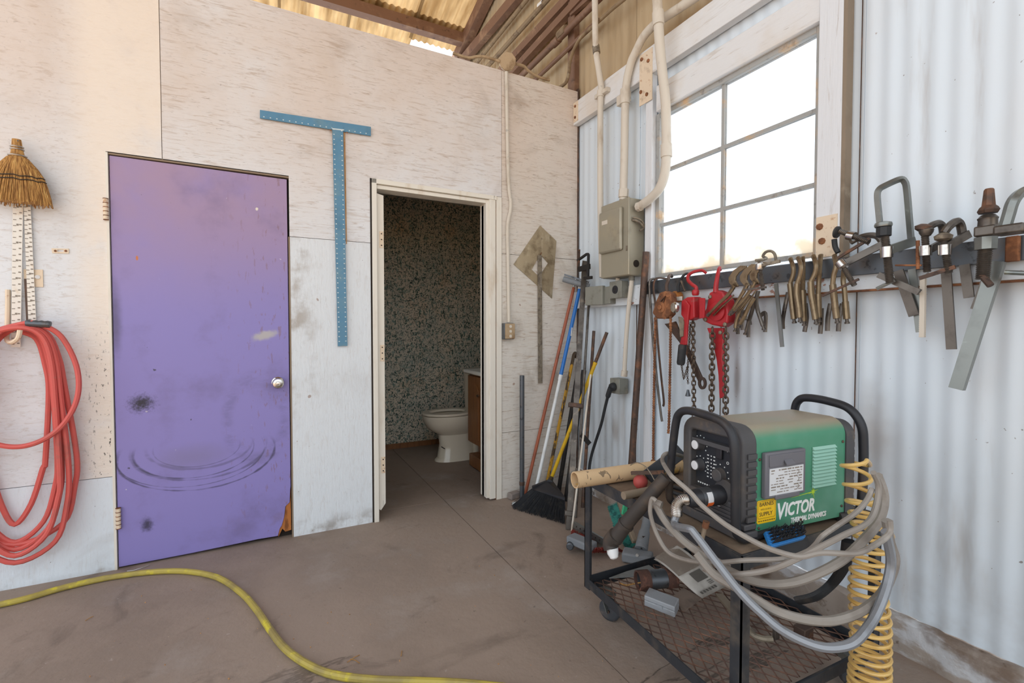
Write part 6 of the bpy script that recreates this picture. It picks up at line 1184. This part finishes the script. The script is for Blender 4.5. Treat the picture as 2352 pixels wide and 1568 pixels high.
# yellow coiled air hose
mk('amber_hose', '#dcb66c', [D(c='#b98a3c', s=8, lo=.45, hi=.7, amt=.7), D(c='#eacb8c', s=14, lo=.58, hi=.72, amt=.6)], rough=.35, coat=.2)
P = []; n = 22
ctrl = [(1960, 1052, .030, 0), (1968, 1095, .032, 1), (1976, 1140, .036, 2), (1988, 1172, .040, 3), (1996, 1196, .043, 4), (2004, 1222, .045, 5), (2006, 1250, .045, 6), (2003, 1278, .045, 7), (1998, 1305, .044, 8), (1996, 1328, .044, 9), (1994, 1350, .044, 10), (1994, 1372, .044, 11), (1996, 1394, .045, 12), (1998, 1416, .046, 13), (1999, 1438, .046, 14), (1999, 1460, .046, 15), (1999, 1481, .046, 16), (1999, 1501, .046, 17), (1999, 1520, .046, 18), (1998, 1537, .047, 19), (1997, 1552, .048, 20), (1996, 1566, .048, 21), (1995, 1582, .048, 22), (1995, 1600, .048, 23), (1995, 1622, .048, 24), (1995, 1646, .048, 25), (1995, 1672, .048, 26)]
for (x, y, r, k), (x2, y2, r2, k2) in zip(ctrl, ctrl[1:]):
    for j in range(n):
        t_ = j / n; yy = lerp_tab([(1050, -2.185), (1200, -2.198), (1700, -2.200)], y + (y2 - y) * t_); c = BW(x + (x2 - x) * t_, y + (y2 - y) * t_, yy); a = 2 * math.pi * (k + t_) + 1.2; rr_ = r + (r2 - r) * t_
        P.append(c + Vector((math.cos(a) * rr_, -math.sin(a) * rr_, 0)))
P = [p for p in P if p.z > .012]
ld = catmull([W2(WL + .050, .06, .170), W2(WL + .050, -.012, .172), W2(WL + .046, -.045, .176), P[0], P[2]], 6)[:-6]
coil = thing('coiled_air_hose', 'amber coiled plastic air hose hanging at the right end of the cart', 'hose', (P[-1].x, P[-1].y, 0))
MB().tube(ld + P, .0056, 8).build('coil', 'amber_hose', coil)
e0 = P[-1]; fl_ = [e0 + Vector((.0, 0, 0)), e0 + Vector((.04, -.03, -.002))]; MB().tube([e0, e0 + Vector((.02, -.012, -.001)), e0 + Vector((.06, -.03, -.001))], .0056, 8).build('tail', 'amber_hose', coil)
# yellow hose on the floor
mk('yellow_hose', '#b3a046', [D(c='#8a7a4a', s=7, lo=.42, hi=.66, amt=.8), D(c='#d6c62e', s=9, lo=.58, hi=.68, amt=.8)], rough=.5)
hp = [(-140, 1420), (0, 1388), (60, 1374), (150, 1348), (250, 1326), (350, 1313), (430, 1312), (500, 1326), (553, 1360), (588, 1398), (618, 1442), (652, 1486), (700, 1522), (762, 1548), (850, 1560), (950, 1564), (1080, 1570), (1250, 1590)]
tag(MB().tube(catmull([G(x, y, .0135) for x, y in hp], 6), .0130, 10).build('garden_hose', 'yellow_hose'), 'dirty yellow hose snaking across the concrete floor', 'hose')
# crumbs and straw on the floor
b = MB(); rr = random.Random(11)
for k in range(60):
    x, y = rr.uniform(150, 1500), rr.uniform(1210, 1560); p = G(x, y); s_ = rr.uniform(.0012, .0032)
    if p.x > -.96 and p.y < -1.3: continue
    b.box((p.x, p.y, s_ * .5), (s_ * rr.uniform(1, 2.2), s_, s_), Matrix.Rotation(rr.random() * 3, 3, 'Z'))
cr_o = tag(b.build('floor_crumbs', 'raw_wood', smooth=0), 'pale crumbs and grit scattered on the concrete floor', 'crumbs'); cr_o['kind'] = 'stuff'
for k, (x, y, l_, a) in enumerate(((812, 1512, .05, .4), (815, 1518, .045, 2.2), (922, 1500, .03, 1.2), (205, 1420, .03, .9))):
    p = G(x, y, .003); d_ = Vector((math.cos(a), math.sin(a), 0)) * l_ / 2; tag(MB().tube([p - d_, p + Vector((.002, .002, .002)), p + d_], .0014, 5).build('straw_bit', 'straw'), ('dry straw bit on the floor left of centre bottom', 'second dry straw bit crossing the first near the bottom edge', 'short straw bit standing near the floor joint', 'tiny straw bit on the floor below the yellow hose')[k], 'straw')
p, q = G(292, 1311, .004), G(330, 1302, .004); tag(MB().tube([p, p.lerp(q, .4) + Vector((0, -.01, 0)), q, q + Vector((.02, .015, 0))], .0015, 5).build('wire_scrap', 'wire_metal'), 'bent wire scrap on the floor under the purple door', 'wire')
